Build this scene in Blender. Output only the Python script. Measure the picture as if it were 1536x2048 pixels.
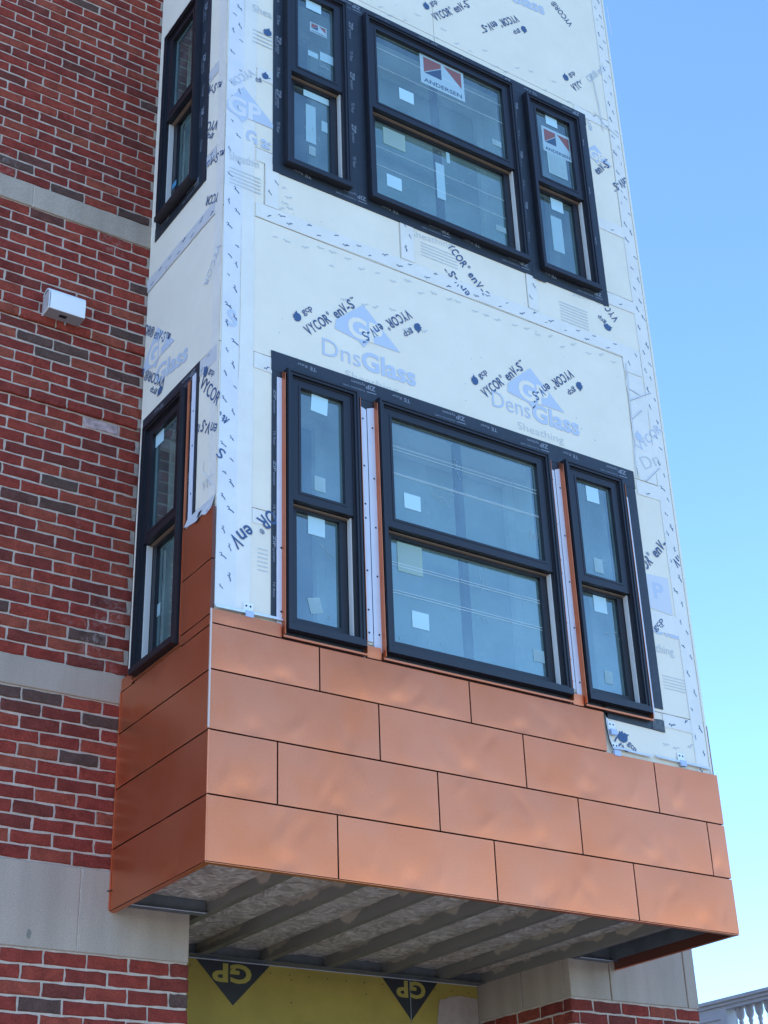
import bpy, math, random
from mathutils import Vector, Matrix
random.seed(7)
R = math.radians
for o in list(bpy.data.objects): bpy.data.objects.remove(o)
scn = bpy.context.scene
COL = scn.collection

# ------------------------------------------------------------------ camera
F_PX, YAW, PITCH, ROLL = 3000.30, 0.60119293, 0.49675959, -0.03680079
CAM = Vector((-2.80265, -5.45955, 1.6))
fwd = Vector((math.sin(YAW)*math.cos(PITCH), math.cos(YAW)*math.cos(PITCH), math.sin(PITCH)))
rt0 = Vector((math.cos(YAW), -math.sin(YAW), 0)); up0 = rt0.cross(fwd)
rt = math.cos(ROLL)*rt0 + math.sin(ROLL)*up0
up = -math.sin(ROLL)*rt0 + math.cos(ROLL)*up0
cd = bpy.data.cameras.new('camera'); cam = bpy.data.objects.new('camera', cd); COL.objects.link(cam)
m = Matrix((rt, up, -fwd)).transposed().to_4x4(); m.translation = CAM
cam.matrix_world = m
cd.sensor_fit = 'VERTICAL'; cd.sensor_height = 24.0; cd.lens = F_PX*24.0/2048.0
cd.clip_start = 0.05; cd.clip_end = 2000
scn.camera = cam
scn.render.resolution_x = 768; scn.render.resolution_y = 1024

# ------------------------------------------------------------------ sky and sun
SUN_EL, SUN_AZ = R(42), R(-68)        # azimuth clockwise from +Y
w = bpy.data.worlds.new('World'); scn.world = w; w.use_nodes = True
nt = w.node_tree; nt.nodes.clear()
sky = nt.nodes.new('ShaderNodeTexSky'); sky.sky_type = 'NISHITA'; sky.sun_disc = False
sky.sun_elevation = SUN_EL; sky.sun_rotation = SUN_AZ
sky.air_density = 1.0; sky.dust_density = .3; sky.ozone_density = 2.2; sky.altitude = 1500
bg = nt.nodes.new('ShaderNodeBackground'); bg.inputs['Strength'].default_value = 0.15
ow = nt.nodes.new('ShaderNodeOutputWorld')
tint = nt.nodes.new('ShaderNodeVectorMath'); tint.operation = 'MULTIPLY'; tint.inputs[1].default_value = (.75, .92, 1.08)   # camera's colour response
nt.links.new(sky.outputs[0], tint.inputs[0]); nt.links.new(tint.outputs[0], bg.inputs[0]); nt.links.new(bg.outputs[0], ow.inputs[0])
sl = bpy.data.lights.new('sun', 'SUN'); sl.energy = 3.4; sl.angle = R(0.5); sl.color = (1, .92, .82)
so = bpy.data.objects.new('sun', sl); COL.objects.link(so)
sd = Vector((math.sin(SUN_AZ)*math.cos(SUN_EL), math.cos(SUN_AZ)*math.cos(SUN_EL), math.sin(SUN_EL)))
so.rotation_euler = sd.to_track_quat('Z', 'Y').to_euler(); so.location = (20, 20, 30)
vs = scn.view_settings
scn.display_settings.display_device = 'sRGB'
vs.view_transform = 'Standard'; vs.look = 'None'; vs.gamma = 1; vs.use_curve_mapping = False
vs.exposure = 1.75

# ------------------------------------------------------------------ measured planes
D = 0.9275                                   # brick wall plane behind the bay front (y = 0)
def ray(px, py):
    return fwd + ((px-768)/F_PX)*rt - ((py-1024)/F_PX)*up
def fp(px, py, d=0.0):                       # front face: (u, w)
    r = ray(px, py); q = CAM + r*((-d-CAM.y)/r.y); return (q.x, q.z)
def wp(px, py, d=0.0):                       # brick wall
    r = ray(px, py); q = CAM + r*((D-d-CAM.y)/r.y); return (q.x, q.z)
def sp(px, py, d=0.0):                       # side face: u = -y
    r = ray(px, py); q = CAM + r*((-d-CAM.x)/r.x); return (-q.y, q.z)
class Fr:
    def __init__(s, fn, px): s.fn = fn; s.px = px
    def __call__(s, u, w_, d=0.0): return s.fn(u, w_, d)
FRONT = Fr(lambda u, w_, d: (u, -d, w_), fp)
SIDE = Fr(lambda u, w_, d: (-d, -u, w_), sp)
WALL = Fr(lambda u, w_, d: (u, D-d, w_), wp)
BACKW = Fr(lambda u, w_, d: (u, 1.75-d, w_), None)
JAMB = Fr(lambda u, w_, d: (2.68-d, -u, w_), None)      # right jamb of the opening, faces -x
WORLD = Fr(lambda u, w_, d: (u, d, w_), None)
EAST = Fr(lambda u, w_, d: (3.0+d+.03, u, w_), None)      # right flank of the bay, faces +x

# ------------------------------------------------------------------ materials
MATS = {}
def mat(name, col, rough=.6, metal=0., noise=0., nscale=8., bump=0., bscale=60., spec=.5, detail=6, build=None, coat=0.):
    if name in MATS: return MATS[name]
    m = bpy.data.materials.new(name); m.use_nodes = True; MATS[name] = m
    n = m.node_tree.nodes; L = m.node_tree.links; b = n['Principled BSDF']
    b.inputs['Base Color'].default_value = (*col, 1); b.inputs['Roughness'].default_value = rough
    b.inputs['Metallic'].default_value = metal; b.inputs['Specular IOR Level'].default_value = spec
    b.inputs['Coat Weight'].default_value = coat
    geo = n.new('ShaderNodeNewGeometry')
    if noise:
        t = n.new('ShaderNodeTexNoise'); t.inputs['Scale'].default_value = nscale; t.inputs['Detail'].default_value = detail
        t.inputs['Roughness'].default_value = .62
        L.new(geo.outputs['Position'], t.inputs['Vector'])
        r = n.new('ShaderNodeMapRange'); r.inputs[1].default_value = .3; r.inputs[2].default_value = .7
        r.inputs[3].default_value = 1-noise; r.inputs[4].default_value = 1+noise
        L.new(t.outputs[0], r.inputs[0])
        mx = n.new('ShaderNodeVectorMath'); mx.operation = 'SCALE'; mx.inputs[0].default_value = col
        L.new(r.outputs[0], mx.inputs['Scale']); L.new(mx.outputs[0], b.inputs['Base Color'])
    if bump:
        t2 = n.new('ShaderNodeTexNoise'); t2.inputs['Scale'].default_value = bscale; t2.inputs['Detail'].default_value = 5
        L.new(geo.outputs['Position'], t2.inputs['Vector'])
        bp = n.new('ShaderNodeBump'); bp.inputs['Strength'].default_value = bump; bp.inputs['Distance'].default_value = .01
        L.new(t2.outputs[0], bp.inputs['Height']); L.new(bp.outputs[0], b.inputs['Normal'])
    if build: build(m, n, L, b, geo)
    return m

def brick_nodes(m, n, L, b, geo):
    oi = n.new('ShaderNodeObjectInfo')
    ad = n.new('ShaderNodeMath'); ad.operation = 'ADD'
    L.new(oi.outputs['Random'], ad.inputs[0]); L.new(geo.outputs['Random Per Island'], ad.inputs[1])
    fr = n.new('ShaderNodeMath'); fr.operation = 'FRACT'; L.new(ad.outputs[0], fr.inputs[0])
    rp = n.new('ShaderNodeValToRGB'); rp.color_ramp.interpolation = 'LINEAR'
    e = rp.color_ramp.elements
    e[0].position = 0; e[0].color = (.092, .055, .045, 1)
    e[1].position = 1; e[1].color = (.235, .045, .029, 1)
    for p, c in ((.045, (.088, .048, .039, 1)), (.07, (.130, .034, .026, 1)), (.2, (.165, .033, .025, 1)), (.5, (.195, .034, .025, 1)), (.8, (.225, .041, .027, 1)), (.93, (.225, .058, .036, 1))):
        x = e.new(p); x.color = c
    L.new(fr.outputs[0], rp.inputs[0])
    # mottling inside one brick
    t = n.new('ShaderNodeTexNoise'); t.inputs['Scale'].default_value = 14; t.inputs['Detail'].default_value = 7; t.inputs['Roughness'].default_value = .7
    L.new(geo.outputs['Position'], t.inputs['Vector'])
    r = n.new('ShaderNodeMapRange'); r.inputs[1].default_value = .3; r.inputs[2].default_value = .72; r.inputs[3].default_value = .78; r.inputs[4].default_value = 1.52
    L.new(t.outputs[0], r.inputs[0])
    sc = n.new('ShaderNodeVectorMath'); sc.operation = 'SCALE'; L.new(rp.outputs[0], sc.inputs[0]); L.new(r.outputs[0], sc.inputs['Scale'])
    # soot specks
    t3 = n.new('ShaderNodeTexNoise'); t3.inputs['Scale'].default_value = 180; t3.inputs['Detail'].default_value = 4
    L.new(geo.outputs['Position'], t3.inputs['Vector'])
    r3 = n.new('ShaderNodeMapRange'); r3.inputs[1].default_value = .35; r3.inputs[2].default_value = .65; r3.inputs[3].default_value = .72; r3.inputs[4].default_value = 1.2
    L.new(t3.outputs[0], r3.inputs[0])
    sc2 = n.new('ShaderNodeVectorMath'); sc2.operation = 'SCALE'; L.new(sc.outputs[0], sc2.inputs[0]); L.new(r3.outputs[0], sc2.inputs['Scale'])
    # lime bloom, only in some places
    t2 = n.new('ShaderNodeTexNoise'); t2.inputs['Scale'].default_value = 2.6; t2.inputs['Detail'].default_value = 3
    L.new(geo.outputs['Position'], t2.inputs['Vector'])
    t4 = n.new('ShaderNodeTexNoise'); t4.inputs['Scale'].default_value = 38; t4.inputs['Detail'].default_value = 6; t4.inputs['Roughness'].default_value = .7
    L.new(geo.outputs['Position'], t4.inputs['Vector'])
    ra = n.new('ShaderNodeMapRange'); ra.inputs[1].default_value = .66; ra.inputs[2].default_value = .80
    L.new(t2.outputs[0], ra.inputs[0])
    rb = n.new('ShaderNodeMapRange'); rb.inputs[1].default_value = .48; rb.inputs[2].default_value = .62
    L.new(t4.outputs[0], rb.inputs[0])
    mu = n.new('ShaderNodeMath'); mu.operation = 'MULTIPLY'; L.new(ra.outputs[0], mu.inputs[0]); L.new(rb.outputs[0], mu.inputs[1])
    mu2 = n.new('ShaderNodeMath'); mu2.operation = 'MULTIPLY'; mu2.inputs[1].default_value = .6; L.new(mu.outputs[0], mu2.inputs[0])
    mx = n.new('ShaderNodeMix'); mx.data_type = 'RGBA'; mx.inputs[7].default_value = (.42, .33, .31, 1)
    L.new(mu2.outputs[0], mx.inputs[0]); L.new(sc2.outputs[0], mx.inputs[6]); L.new(mx.outputs[2], b.inputs['Base Color'])
    bp = n.new('ShaderNodeBump'); bp.inputs['Strength'].default_value = .5; bp.inputs['Distance'].default_value = .006
    tb = n.new('ShaderNodeTexNoise'); tb.inputs['Scale'].default_value = 70; tb.inputs['Detail'].default_value = 6
    L.new(geo.outputs['Position'], tb.inputs['Vector']); L.new(tb.outputs[0], bp.inputs['Height']); L.new(bp.outputs[0], b.inputs['Normal'])

def copper_nodes(m, n, L, b, geo):
    oi = n.new('ShaderNodeObjectInfo')
    t = n.new('ShaderNodeTexNoise'); t.inputs['Scale'].default_value = 2.2; t.inputs['Detail'].default_value = 5; t.inputs['Roughness'].default_value = .6
    L.new(geo.outputs['Position'], t.inputs['Vector'])
    mx = n.new('ShaderNodeMix'); mx.data_type = 'RGBA'
    mx.inputs[6].default_value = (.70, .192, .078, 1); mx.inputs[7].default_value = (.70, .23, .115, 1)
    r = n.new('ShaderNodeMapRange'); r.inputs[1].default_value = .35; r.inputs[2].default_value = .65
    L.new(t.outputs[0], r.inputs[0]); L.new(r.outputs[0], mx.inputs[0])
    # fine finger marks and dust speckle
    t2 = n.new('ShaderNodeTexNoise'); t2.inputs['Scale'].default_value = 95; t2.inputs['Detail'].default_value = 6; t2.inputs['Roughness'].default_value = .75
    L.new(geo.outputs['Position'], t2.inputs['Vector'])
    r2 = n.new('ShaderNodeMapRange'); r2.inputs[1].default_value = .3; r2.inputs[2].default_value = .7; r2.inputs[3].default_value = .93; r2.inputs[4].default_value = 1.05
    L.new(t2.outputs[0], r2.inputs[0])
    r3 = n.new('ShaderNodeMapRange'); r3.inputs[3].default_value = .93; r3.inputs[4].default_value = 1.05; L.new(oi.outputs['Random'], r3.inputs[0])
    mu = n.new('ShaderNodeMath'); mu.operation = 'MULTIPLY'; L.new(r2.outputs[0], mu.inputs[0]); L.new(r3.outputs[0], mu.inputs[1])
    sc = n.new('ShaderNodeVectorMath'); sc.operation = 'SCALE'; L.new(mx.outputs[2], sc.inputs[0]); L.new(mu.outputs[0], sc.inputs['Scale'])
    L.new(sc.outputs[0], b.inputs['Base Color'])
    rr = n.new('ShaderNodeMapRange'); rr.inputs[1].default_value = .3; rr.inputs[2].default_value = .7; rr.inputs[3].default_value = .36; rr.inputs[4].default_value = .44
    L.new(t.outputs[0], rr.inputs[0]); L.new(rr.outputs[0], b.inputs['Roughness'])

def lime_nodes(m, n, L, b, geo):
    mp = n.new('ShaderNodeMapping'); mp.inputs['Scale'].default_value = (9, 9, 1.2); L.new(geo.outputs['Position'], mp.inputs[0])
    t = n.new('ShaderNodeTexNoise'); t.inputs['Scale'].default_value = 1.0; t.inputs['Detail'].default_value = 6; L.new(mp.outputs[0], t.inputs['Vector'])
    t2 = n.new('ShaderNodeTexNoise'); t2.inputs['Scale'].default_value = 210; t2.inputs['Detail'].default_value = 3; L.new(geo.outputs['Position'], t2.inputs['Vector'])
    a = n.new('ShaderNodeMapRange'); a.inputs[1].default_value = .3; a.inputs[2].default_value = .7; a.inputs[3].default_value = .86; a.inputs[4].default_value = 1.08; L.new(t.outputs[0], a.inputs[0])
    c = n.new('ShaderNodeMapRange'); c.inputs[1].default_value = .3; c.inputs[2].default_value = .7; c.inputs[3].default_value = .82; c.inputs[4].default_value = 1.16; L.new(t2.outputs[0], c.inputs[0])
    mu = n.new('ShaderNodeMath'); mu.operation = 'MULTIPLY'; L.new(a.outputs[0], mu.inputs[0]); L.new(c.outputs[0], mu.inputs[1])
    sc = n.new('ShaderNodeVectorMath'); sc.operation = 'SCALE'; sc.inputs[0].default_value = (.40, .325, .262); L.new(mu.outputs[0], sc.inputs['Scale']); L.new(sc.outputs[0], b.inputs['Base Color'])

def wool_nodes(m, n, L, b, geo):
    t = n.new('ShaderNodeTexNoise'); t.inputs['Scale'].default_value = 9; t.inputs['Detail'].default_value = 4; t.inputs['Distortion'].default_value = 3.2
    L.new(geo.outputs['Position'], t.inputs['Vector'])
    rp = n.new('ShaderNodeValToRGB'); e = rp.color_ramp.elements
    e[0].position = .3; e[0].color = (.30, .235, .18, 1); e[1].position = .7; e[1].color = (.70, .60, .50, 1)
    x = e.new(.5); x.color = (.46, .38, .31, 1)
    L.new(t.outputs[0], rp.inputs[0]); L.new(rp.outputs[0], b.inputs['Base Color'])
    bp = n.new('ShaderNodeBump'); bp.inputs['Strength'].default_value = .8; bp.inputs['Distance'].default_value = .03
    L.new(t.outputs[0], bp.inputs['Height']); L.new(bp.outputs[0], b.inputs['Normal'])

def steel_nodes(m, n, L, b, geo):               # joist steel with fire-proofing overspray hanging from the top edge
    t = n.new('ShaderNodeTexNoise'); t.inputs['Scale'].default_value = 4.2; t.inputs['Detail'].default_value = 5
    L.new(geo.outputs['Position'], t.inputs['Vector'])
    sx = n.new('ShaderNodeSeparateXYZ'); L.new(geo.outputs['Position'], sx.inputs[0])
    r = n.new('ShaderNodeMapRange'); r.inputs[1].default_value = 3.33; r.inputs[2].default_value = 3.41; r.inputs[3].default_value = -.22; r.inputs[4].default_value = .13
    L.new(sx.outputs[2], r.inputs[0])
    a = n.new('ShaderNodeMath'); a.operation = 'ADD'; L.new(t.outputs[0], a.inputs[0]); L.new(r.outputs[0], a.inputs[1])
    r2 = n.new('ShaderNodeMapRange'); r2.inputs[1].default_value = .50; r2.inputs[2].default_value = .54; L.new(a.outputs[0], r2.inputs[0])
    mx = n.new('ShaderNodeMix'); mx.data_type = 'RGBA'; mx.inputs[6].default_value = (.235, .222, .20, 1); mx.inputs[7].default_value = (.42, .36, .29, 1)
    L.new(r2.outputs[0], mx.inputs[0]); L.new(mx.outputs[2], b.inputs['Base Color'])
    r3 = n.new('ShaderNodeMapRange'); r3.inputs[3].default_value = .2; r3.inputs[4].default_value = 0; L.new(r2.outputs[0], r3.inputs[0]); L.new(r3.outputs[0], b.inputs['Metallic'])

def glass_nodes(refl, tint, gl):
    def f(m, n, L, b, geo):
        n.remove(b)
        out = [x for x in n if x.type == 'OUTPUT_MATERIAL'][0]
        g = n.new('ShaderNodeBsdfGlossy'); g.inputs['Roughness'].default_value = .025; g.inputs['Color'].default_value = (*gl, 1)
        tr = n.new('ShaderNodeBsdfTransparent'); tr.inputs['Color'].default_value = (*tint, 1)
        # slight waviness of the panes and dust film
        t = n.new('ShaderNodeTexNoise'); t.inputs['Scale'].default_value = 1.7; t.inputs['Detail'].default_value = 1
        L.new(geo.outputs['Position'], t.inputs['Vector'])
        bp = n.new('ShaderNodeBump'); bp.inputs['Strength'].default_value = .12; bp.inputs['Distance'].default_value = .02
        L.new(t.outputs[0], bp.inputs['Height']); L.new(bp.outputs[0], g.inputs['Normal'])
        df = n.new('ShaderNodeBsdfDiffuse'); df.inputs['Color'].default_value = (.36, .50, .52, 1)
        t2 = n.new('ShaderNodeTexNoise'); t2.inputs['Scale'].default_value = 3.2; t2.inputs['Detail'].default_value = 6; t2.inputs['Roughness'].default_value = .68
        L.new(geo.outputs['Position'], t2.inputs['Vector'])
        rr = n.new('ShaderNodeMapRange'); rr.inputs[1].default_value = .4; rr.inputs[2].default_value = .72; rr.inputs[3].default_value = .10; rr.inputs[4].default_value = .30
        L.new(t2.outputs[0], rr.inputs[0])
        m1 = n.new('ShaderNodeMixShader'); L.new(rr.outputs[0], m1.inputs[0]); L.new(tr.outputs[0], m1.inputs[1]); L.new(df.outputs[0], m1.inputs[2])
        ms = n.new('ShaderNodeMixShader'); ms.inputs[0].default_value = refl
        L.new(m1.outputs[0], ms.inputs[1]); L.new(g.outputs[0], ms.inputs[2]); L.new(ms.outputs[0], out.inputs[0])
    return f

M_BRICK = mat('brick', (.2, .035, .03), .9, spec=.12, build=brick_nodes)
M_MORTAR = mat('mortar', (.50, .405, .335), .95, noise=.16, nscale=26, bump=.8, bscale=75, spec=.2)
M_LIME = mat('limestone', (.36, .315, .275), .9, bump=.3, bscale=160, spec=.2, build=lime_nodes)
M_BOARD = mat('glass_mat_sheathing', (.80, .73, .60), .85, noise=.045, nscale=3.0, bump=.12, bscale=240, spec=.2)
M_TAPE = mat('translucent_membrane', (.70, .69, .68), .5, noise=.06, nscale=5, bump=.5, bscale=18, spec=.4)
M_TAPE2 = mat('thin_membrane', (.76, .715, .635), .55, noise=.05, nscale=5, bump=.5, bscale=18, spec=.35)
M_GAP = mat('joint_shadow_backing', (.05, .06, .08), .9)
M_BLACKT = mat('black_flashing_tape', (.018, .024, .034), .5, noise=.2, nscale=7, bump=.35, bscale=22)
M_FRAME = mat('window_frame_dark_bronze', (.012, .0115, .016), .42, bump=.05, bscale=30, spec=.5)
M_COPPER = mat('copper_sheet', (.7, .3, .15), .4, metal=.86, build=copper_nodes)
M_COPIN = mat('copper_back_primer', (.12, .035, .022), .6)
M_PRIMER = mat('pale_flashing_metal', (.62, .66, .74), .5, metal=.0, noise=.05, nscale=6)
M_STEEL = mat('joist_steel', (.11, .11, .10), .55, metal=.3, build=steel_nodes)
M_TRACK = mat('dark_galvanised_track', (.13, .145, .165), .45, metal=.3, noise=.25, nscale=9)
M_WOOL = mat('mineral_wool', (.3, .23, .18), .98, build=wool_nodes)
M_YELLOW = mat('yellow_sheathing', (.34, .245, .045), .8, noise=.14, nscale=4, bump=.15, bscale=90)
M_INKD = mat('dark_blue_ink', (.05, .105, .22), .8)
M_INKL = mat('pale_blue_ink', (.50, .56, .65), .85)
M_INKG = mat('ghost_grey_ink', (.55, .575, .57), .85)
M_INKW = mat('pale_tape_lettering', (.24, .27, .32), .6)
M_BLACK = mat('black_print', (.014, .015, .02), .6)
M_WHITE = mat('white_enamel', (.78, .80, .82), .35, spec=.5)
M_GREYP = mat('fixture_underside', (.28, .26, .27), .6)
M_STICK = mat('pale_sticker', (.46, .66, .72), .5)
M_STICKP = mat('sticker_print', (.30, .42, .45), .6)
M_RED = mat('sticker_red', (.25, .10, .10), .6)
M_NAVY = mat('sticker_navy', (.05, .095, .17), .6)
M_LINER = mat('jamb_liner', (.62, .60, .57), .5)
M_INTER = mat('interior_grey', (.20, .22, .23), .9)
M_JAMBW = mat('interior_jamb_white', (.78, .79, .76), .7)
M_GLASS = mat('window_glass', (.3, .4, .5), build=glass_nodes(.25, (.62, .78, .74), (.72, .88, .84)))
M_FILM = mat('film_edge', (.62, .74, .78), .4)
M_SHADOW = mat('dark_seam', (.02, .012, .012), .9)
M_BALC = mat('grey_painted_wood', (.48, .47, .47), .6, noise=.05, nscale=8)
M_CONC = mat('pavement_concrete', (.36, .35, .33), .9, noise=.12, nscale=3)
M_ASPH = mat('asphalt', (.055, .055, .057), .9, noise=.2, nscale=12)
M_GRND = mat('ground', (.14, .15, .10), .95, noise=.2, nscale=.6)
M_PAPER = mat('torn_paper', (.36, .28, .24), .8, noise=.15, nscale=14)
M_WRAP = mat('blue_tape', (.05, .25, .42), .6)

# ------------------------------------------------------------------ mesh builder
class MB:
    def __init__(s): s.v = []; s.f = []; s.mi = []; s.mats = []
    def slot(s, m):
        if m not in s.mats: s.mats.append(m)
        return s.mats.index(m)
    def add(s, vs_, fs, m):
        b = len(s.v); s.v += [tuple(x) for x in vs_]; k = s.slot(m)
        for f in fs: s.f.append([b+i for i in f]); s.mi.append(k)
    def box(s, fr, u0, u1, w0, w1, d0, d1, m):
        p = [fr(u, w_, d) for d in (d0, d1) for (u, w_) in ((u0, w0), (u1, w0), (u1, w1), (u0, w1))]
        s.add(p, [(0, 3, 2, 1), (4, 5, 6, 7), (0, 1, 5, 4), (1, 2, 6, 5), (2, 3, 7, 6), (3, 0, 4, 7)], m)
    def prism(s, fr, pts, d0, d1, m, front_only=False):
        n = len(pts)
        if front_only:
            s.add([fr(u, w_, d1) for u, w_ in pts], [tuple(range(n))], m); return
        p = [fr(u, w_, d0) for u, w_ in pts] + [fr(u, w_, d1) for u, w_ in pts]
        s.add(p, [tuple(range(n, 2*n)), tuple(reversed(range(n)))] + [(i, (i+1) % n, n+(i+1) % n, n+i) for i in range(n)], m)
    def grid(s, fr, u0, u1, w0, w1, nu, nw, dfun, m):
        p = [fr(u0+(u1-u0)*i/nu, w0+(w1-w0)*j/nw, dfun(i/nu, j/nw, u0+(u1-u0)*i/nu, w0+(w1-w0)*j/nw)) for j in range(nw+1) for i in range(nu+1)]
        s.add(p, [(j*(nu+1)+i, j*(nu+1)+i+1, (j+1)*(nu+1)+i+1, (j+1)*(nu+1)+i) for j in range(nw) for i in range(nu)], m)
    def tube(s, a, b, r, m, n=8):
        a, b = Vector(a), Vector(b); z = (b-a).normalized(); x = z.orthogonal().normalized(); y = z.cross(x)
        p = [a+r*(math.cos(2*math.pi*i/n)*x+math.sin(2*math.pi*i/n)*y) for i in range(n)] + [b+r*(math.cos(2*math.pi*i/n)*x+math.sin(2*math.pi*i/n)*y) for i in range(n)]
        s.add(p, [(i, (i+1) % n, n+(i+1) % n, n+i) for i in range(n)] + [tuple(reversed(range(n))), tuple(range(n, 2*n))], m)
    def disc(s, fr, u, w_, d, r, m, n=8):
        s.add([fr(u+r*math.cos(2*math.pi*i/n), w_+r*math.sin(2*math.pi*i/n), d) for i in range(n)], [tuple(range(n))], m)
    def build(s, name, parent=None, smooth=False, **props):
        me = bpy.data.meshes.new(name); me.from_pydata(s.v, [], s.f)
        for m in s.mats: me.materials.append(m)
        me.polygons.foreach_set('material_index', s.mi)
        if smooth: me.polygons.foreach_set('use_smooth', [True]*len(s.f))
        me.update()
        o = bpy.data.objects.new(name, me); COL.objects.link(o)
        if parent: o.parent = parent
        for k, v_ in props.items(): o[k] = v_
        return o
def empty(name, label, cat, group=None):
    o = bpy.data.objects.new(name, None); COL.objects.link(o); o['label'] = label; o['category'] = cat
    if group: o['group'] = group
    return o

# ------------------------------------------------------------------ lettering: outlines of the built-in font, laid on a plane
_tc = {}
def glyphs(txt, bold=0.0):
    k = (txt, bold)
    if k in _tc: return _tc[k]
    c = bpy.data.curves.new('lettering', 'FONT'); c.body = txt; c.size = 1; c.offset = bold; c.resolution_u = 3
    o = bpy.data.objects.new('lettering', c); COL.objects.link(o)
    dg = bpy.context.evaluated_depsgraph_get(); me = bpy.data.meshes.new_from_object(o.evaluated_get(dg))
    vs_ = [(v.co.x, v.co.y) for v in me.vertices]; fs = [tuple(p.vertices) for p in me.polygons]
    bpy.data.objects.remove(o); bpy.data.meshes.remove(me); bpy.data.curves.remove(c)
    x0 = min(v[0] for v in vs_); x1 = max(v[0] for v in vs_)
    vs_ = [((x-x0)/(x1-x0), y/0.73) for x, y in vs_]          # x in 0..1, cap height = 1
    _tc[k] = (vs_, fs); return _tc[k]
def text(mb, fr, txt, p0, length, ang, cap, m, d=.003, bold=.0, clip=None):
    vs_, fs = glyphs(txt, bold); ca, sa = math.cos(R(ang)), math.sin(R(ang))
    P = [(p0[0]+x*length*ca-y*cap*sa, p0[1]+x*length*sa+y*cap*ca) for x, y in vs_]
    if clip: fs = [f for f in fs if all(clip(*P[i]) for i in f)]
    if fs: mb.add([fr(u, w_, d) for u, w_ in P], fs, m)
def text_px(mb, fr, txt, a, b, cap, m, **k):
    p, q = fr.px(*a), fr.px(*b)
    if hasattr(mb, 'mark'): mb.mark()
    text(mb, fr, txt, p, math.hypot(q[0]-p[0], q[1]-p[1]), math.degrees(math.atan2(q[1]-p[1], q[0]-p[0])), cap, m, **k)
def leaf(mb, fr, c, r, ang, m, d=.003):        # small wing shaped emblem beside the lettering
    sh = [(-.9, -.8), (-.3, -1.0), (.3, -.9), (.75, -.45), (.85, .1), (.6, .5), (.75, 1.05), (.3, .75), (-.05, .8), (-.15, .5), (-.6, .75), (-.65, .3), (-1.0, .35), (-.85, -.1), (-1.1, -.3)]
    ca, sa = math.cos(R(ang)), math.sin(R(ang))
    mb.add([fr(c[0]+r*(x*ca-y*sa), c[1]+r*(x*sa+y*ca), d) for x, y in [(0, 0)]+sh], [(0, i+1, (i+1) % len(sh)+1) for i in range(len(sh))], m)
VY = 'VYCOR® enV-S™'
SEG = {'V': .62, 'Y': .56, 'C': .62, 'O': .76, 'R': .62, 'e': .56, 'n': .58, '-': .42, 'S': .56, ' ': .28}
def vline(mb, fr, txt, p, ang, cap, m, clip=None, d=.003, k=1.06):
    """letters set one after another, with small raised ® and ™"""
    x = 0; ca, sa = math.cos(R(ang)), math.sin(R(ang))
    for ch in txt:
        if ch in '®™':
            h = .36 if ch == '®' else .30; y = .68
            text(mb, fr, ch, (p[0]+x*cap*ca-y*cap*sa, p[1]+x*cap*sa+y*cap*ca), (.30 if ch == '®' else .45)*cap, ang, h*cap, m, d=d, bold=.012, clip=clip); x += .34*k; continue
        w_ = SEG[ch]*k
        if ch != ' ':
            x_ = x+.04
            text(mb, fr, ch, (p[0]+x_*cap*ca, p[1]+x_*cap*sa), (w_-.10)*cap, ang, cap, m, d=d, bold=.018, clip=clip)
        x += w_
    return x*cap
def vycor(mb, fr, p, ang, L=.50, cap=.060, m=None, clip=None, emblem=True):
    """one printed mark: lettering along ang starting at p, with the small emblem and 'gcp' above its first letter"""
    m = m or M_INKD
    if hasattr(mb, 'mark'): mb.mark()
    vline(mb, fr, VY, p, ang, cap, m, clip=clip)
    if not emblem: return
    ca, sa = math.cos(R(ang)), math.sin(R(ang)); h = cap
    c = (p[0]+.3*h*ca-2.0*h*sa, p[1]+.3*h*sa+2.0*h*ca)
    if not clip or clip(*c): leaf(mb, fr, c, h*.48, ang, m)
    g = (p[0]+1.05*h*ca-1.8*h*sa, p[1]+1.05*h*sa+1.8*h*ca); text(mb, fr, 'gcp', g, .078, ang, cap*.62, m, bold=.01, clip=clip)
def gp_logo(mb, fr, c, s_, m, m2, d=.0022, flip=1, umin=-9):
    """triangle emblem with two letters knocked out"""
    if hasattr(mb, 'mark'): mb.mark()
    A = [(725.7, 610), (672, 639), (669, 657), (717, 682), (727, 695), (738, 684), (800, 706)]
    q0 = FRONT.px(735, 655); tri = [((FRONT.px(*p)[0]-q0[0])*s_/.21, (FRONT.px(*p)[1]-q0[1])*s_/.21) for p in A]
    mb.add([fr(max(umin, c[0]+flip*x), c[1]+flip*y, d) for x, y in tri], [(0, 1, 2, 3), (0, 3, 5), (3, 4, 5), (0, 5, 6)], m)
    a = 0 if flip > 0 else 180
    text(mb, fr, 'GP', (c[0]-flip*.60*s_, c[1]-flip*.42*s_), 1.05*s_, a, .62*s_, m2, d=d+.0006, bold=.03, clip=lambda u, w_: u > umin)

# ------------------------------------------------------------------ setting: ground
def setting(name, u0, u1, v0, v1, z, m, thick=.1):
    mb = MB(); mb.box(WORLD, u0, u1, z-thick, z, v0, v1, m); return mb.build(name, kind='structure')
setting('ground', -600, 600, -600, 600, -.152, M_GRND, .3)
setting('road', -300, 300, -15, -7.0, -.12, M_ASPH, .03)
setting('sidewalk', -300, 300, -6.9, .80, 0, M_CONC, .148)
mbk = MB(); mbk.box(WORLD, -300, 300, -.148, .012, -7.0, -6.9, M_LIME); mbk.build('kerb', kind='structure')

# ------------------------------------------------------------------ brick building
BLD = empty('brick_building', 'red brick building wall with pale limestone bands, to the left of and below the bay', 'building')
PITCH_U, BL, BH = .2033, .1928, .0570
LEFT, RIGHT, TOP = -7.0, 3.63, 11.0
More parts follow.
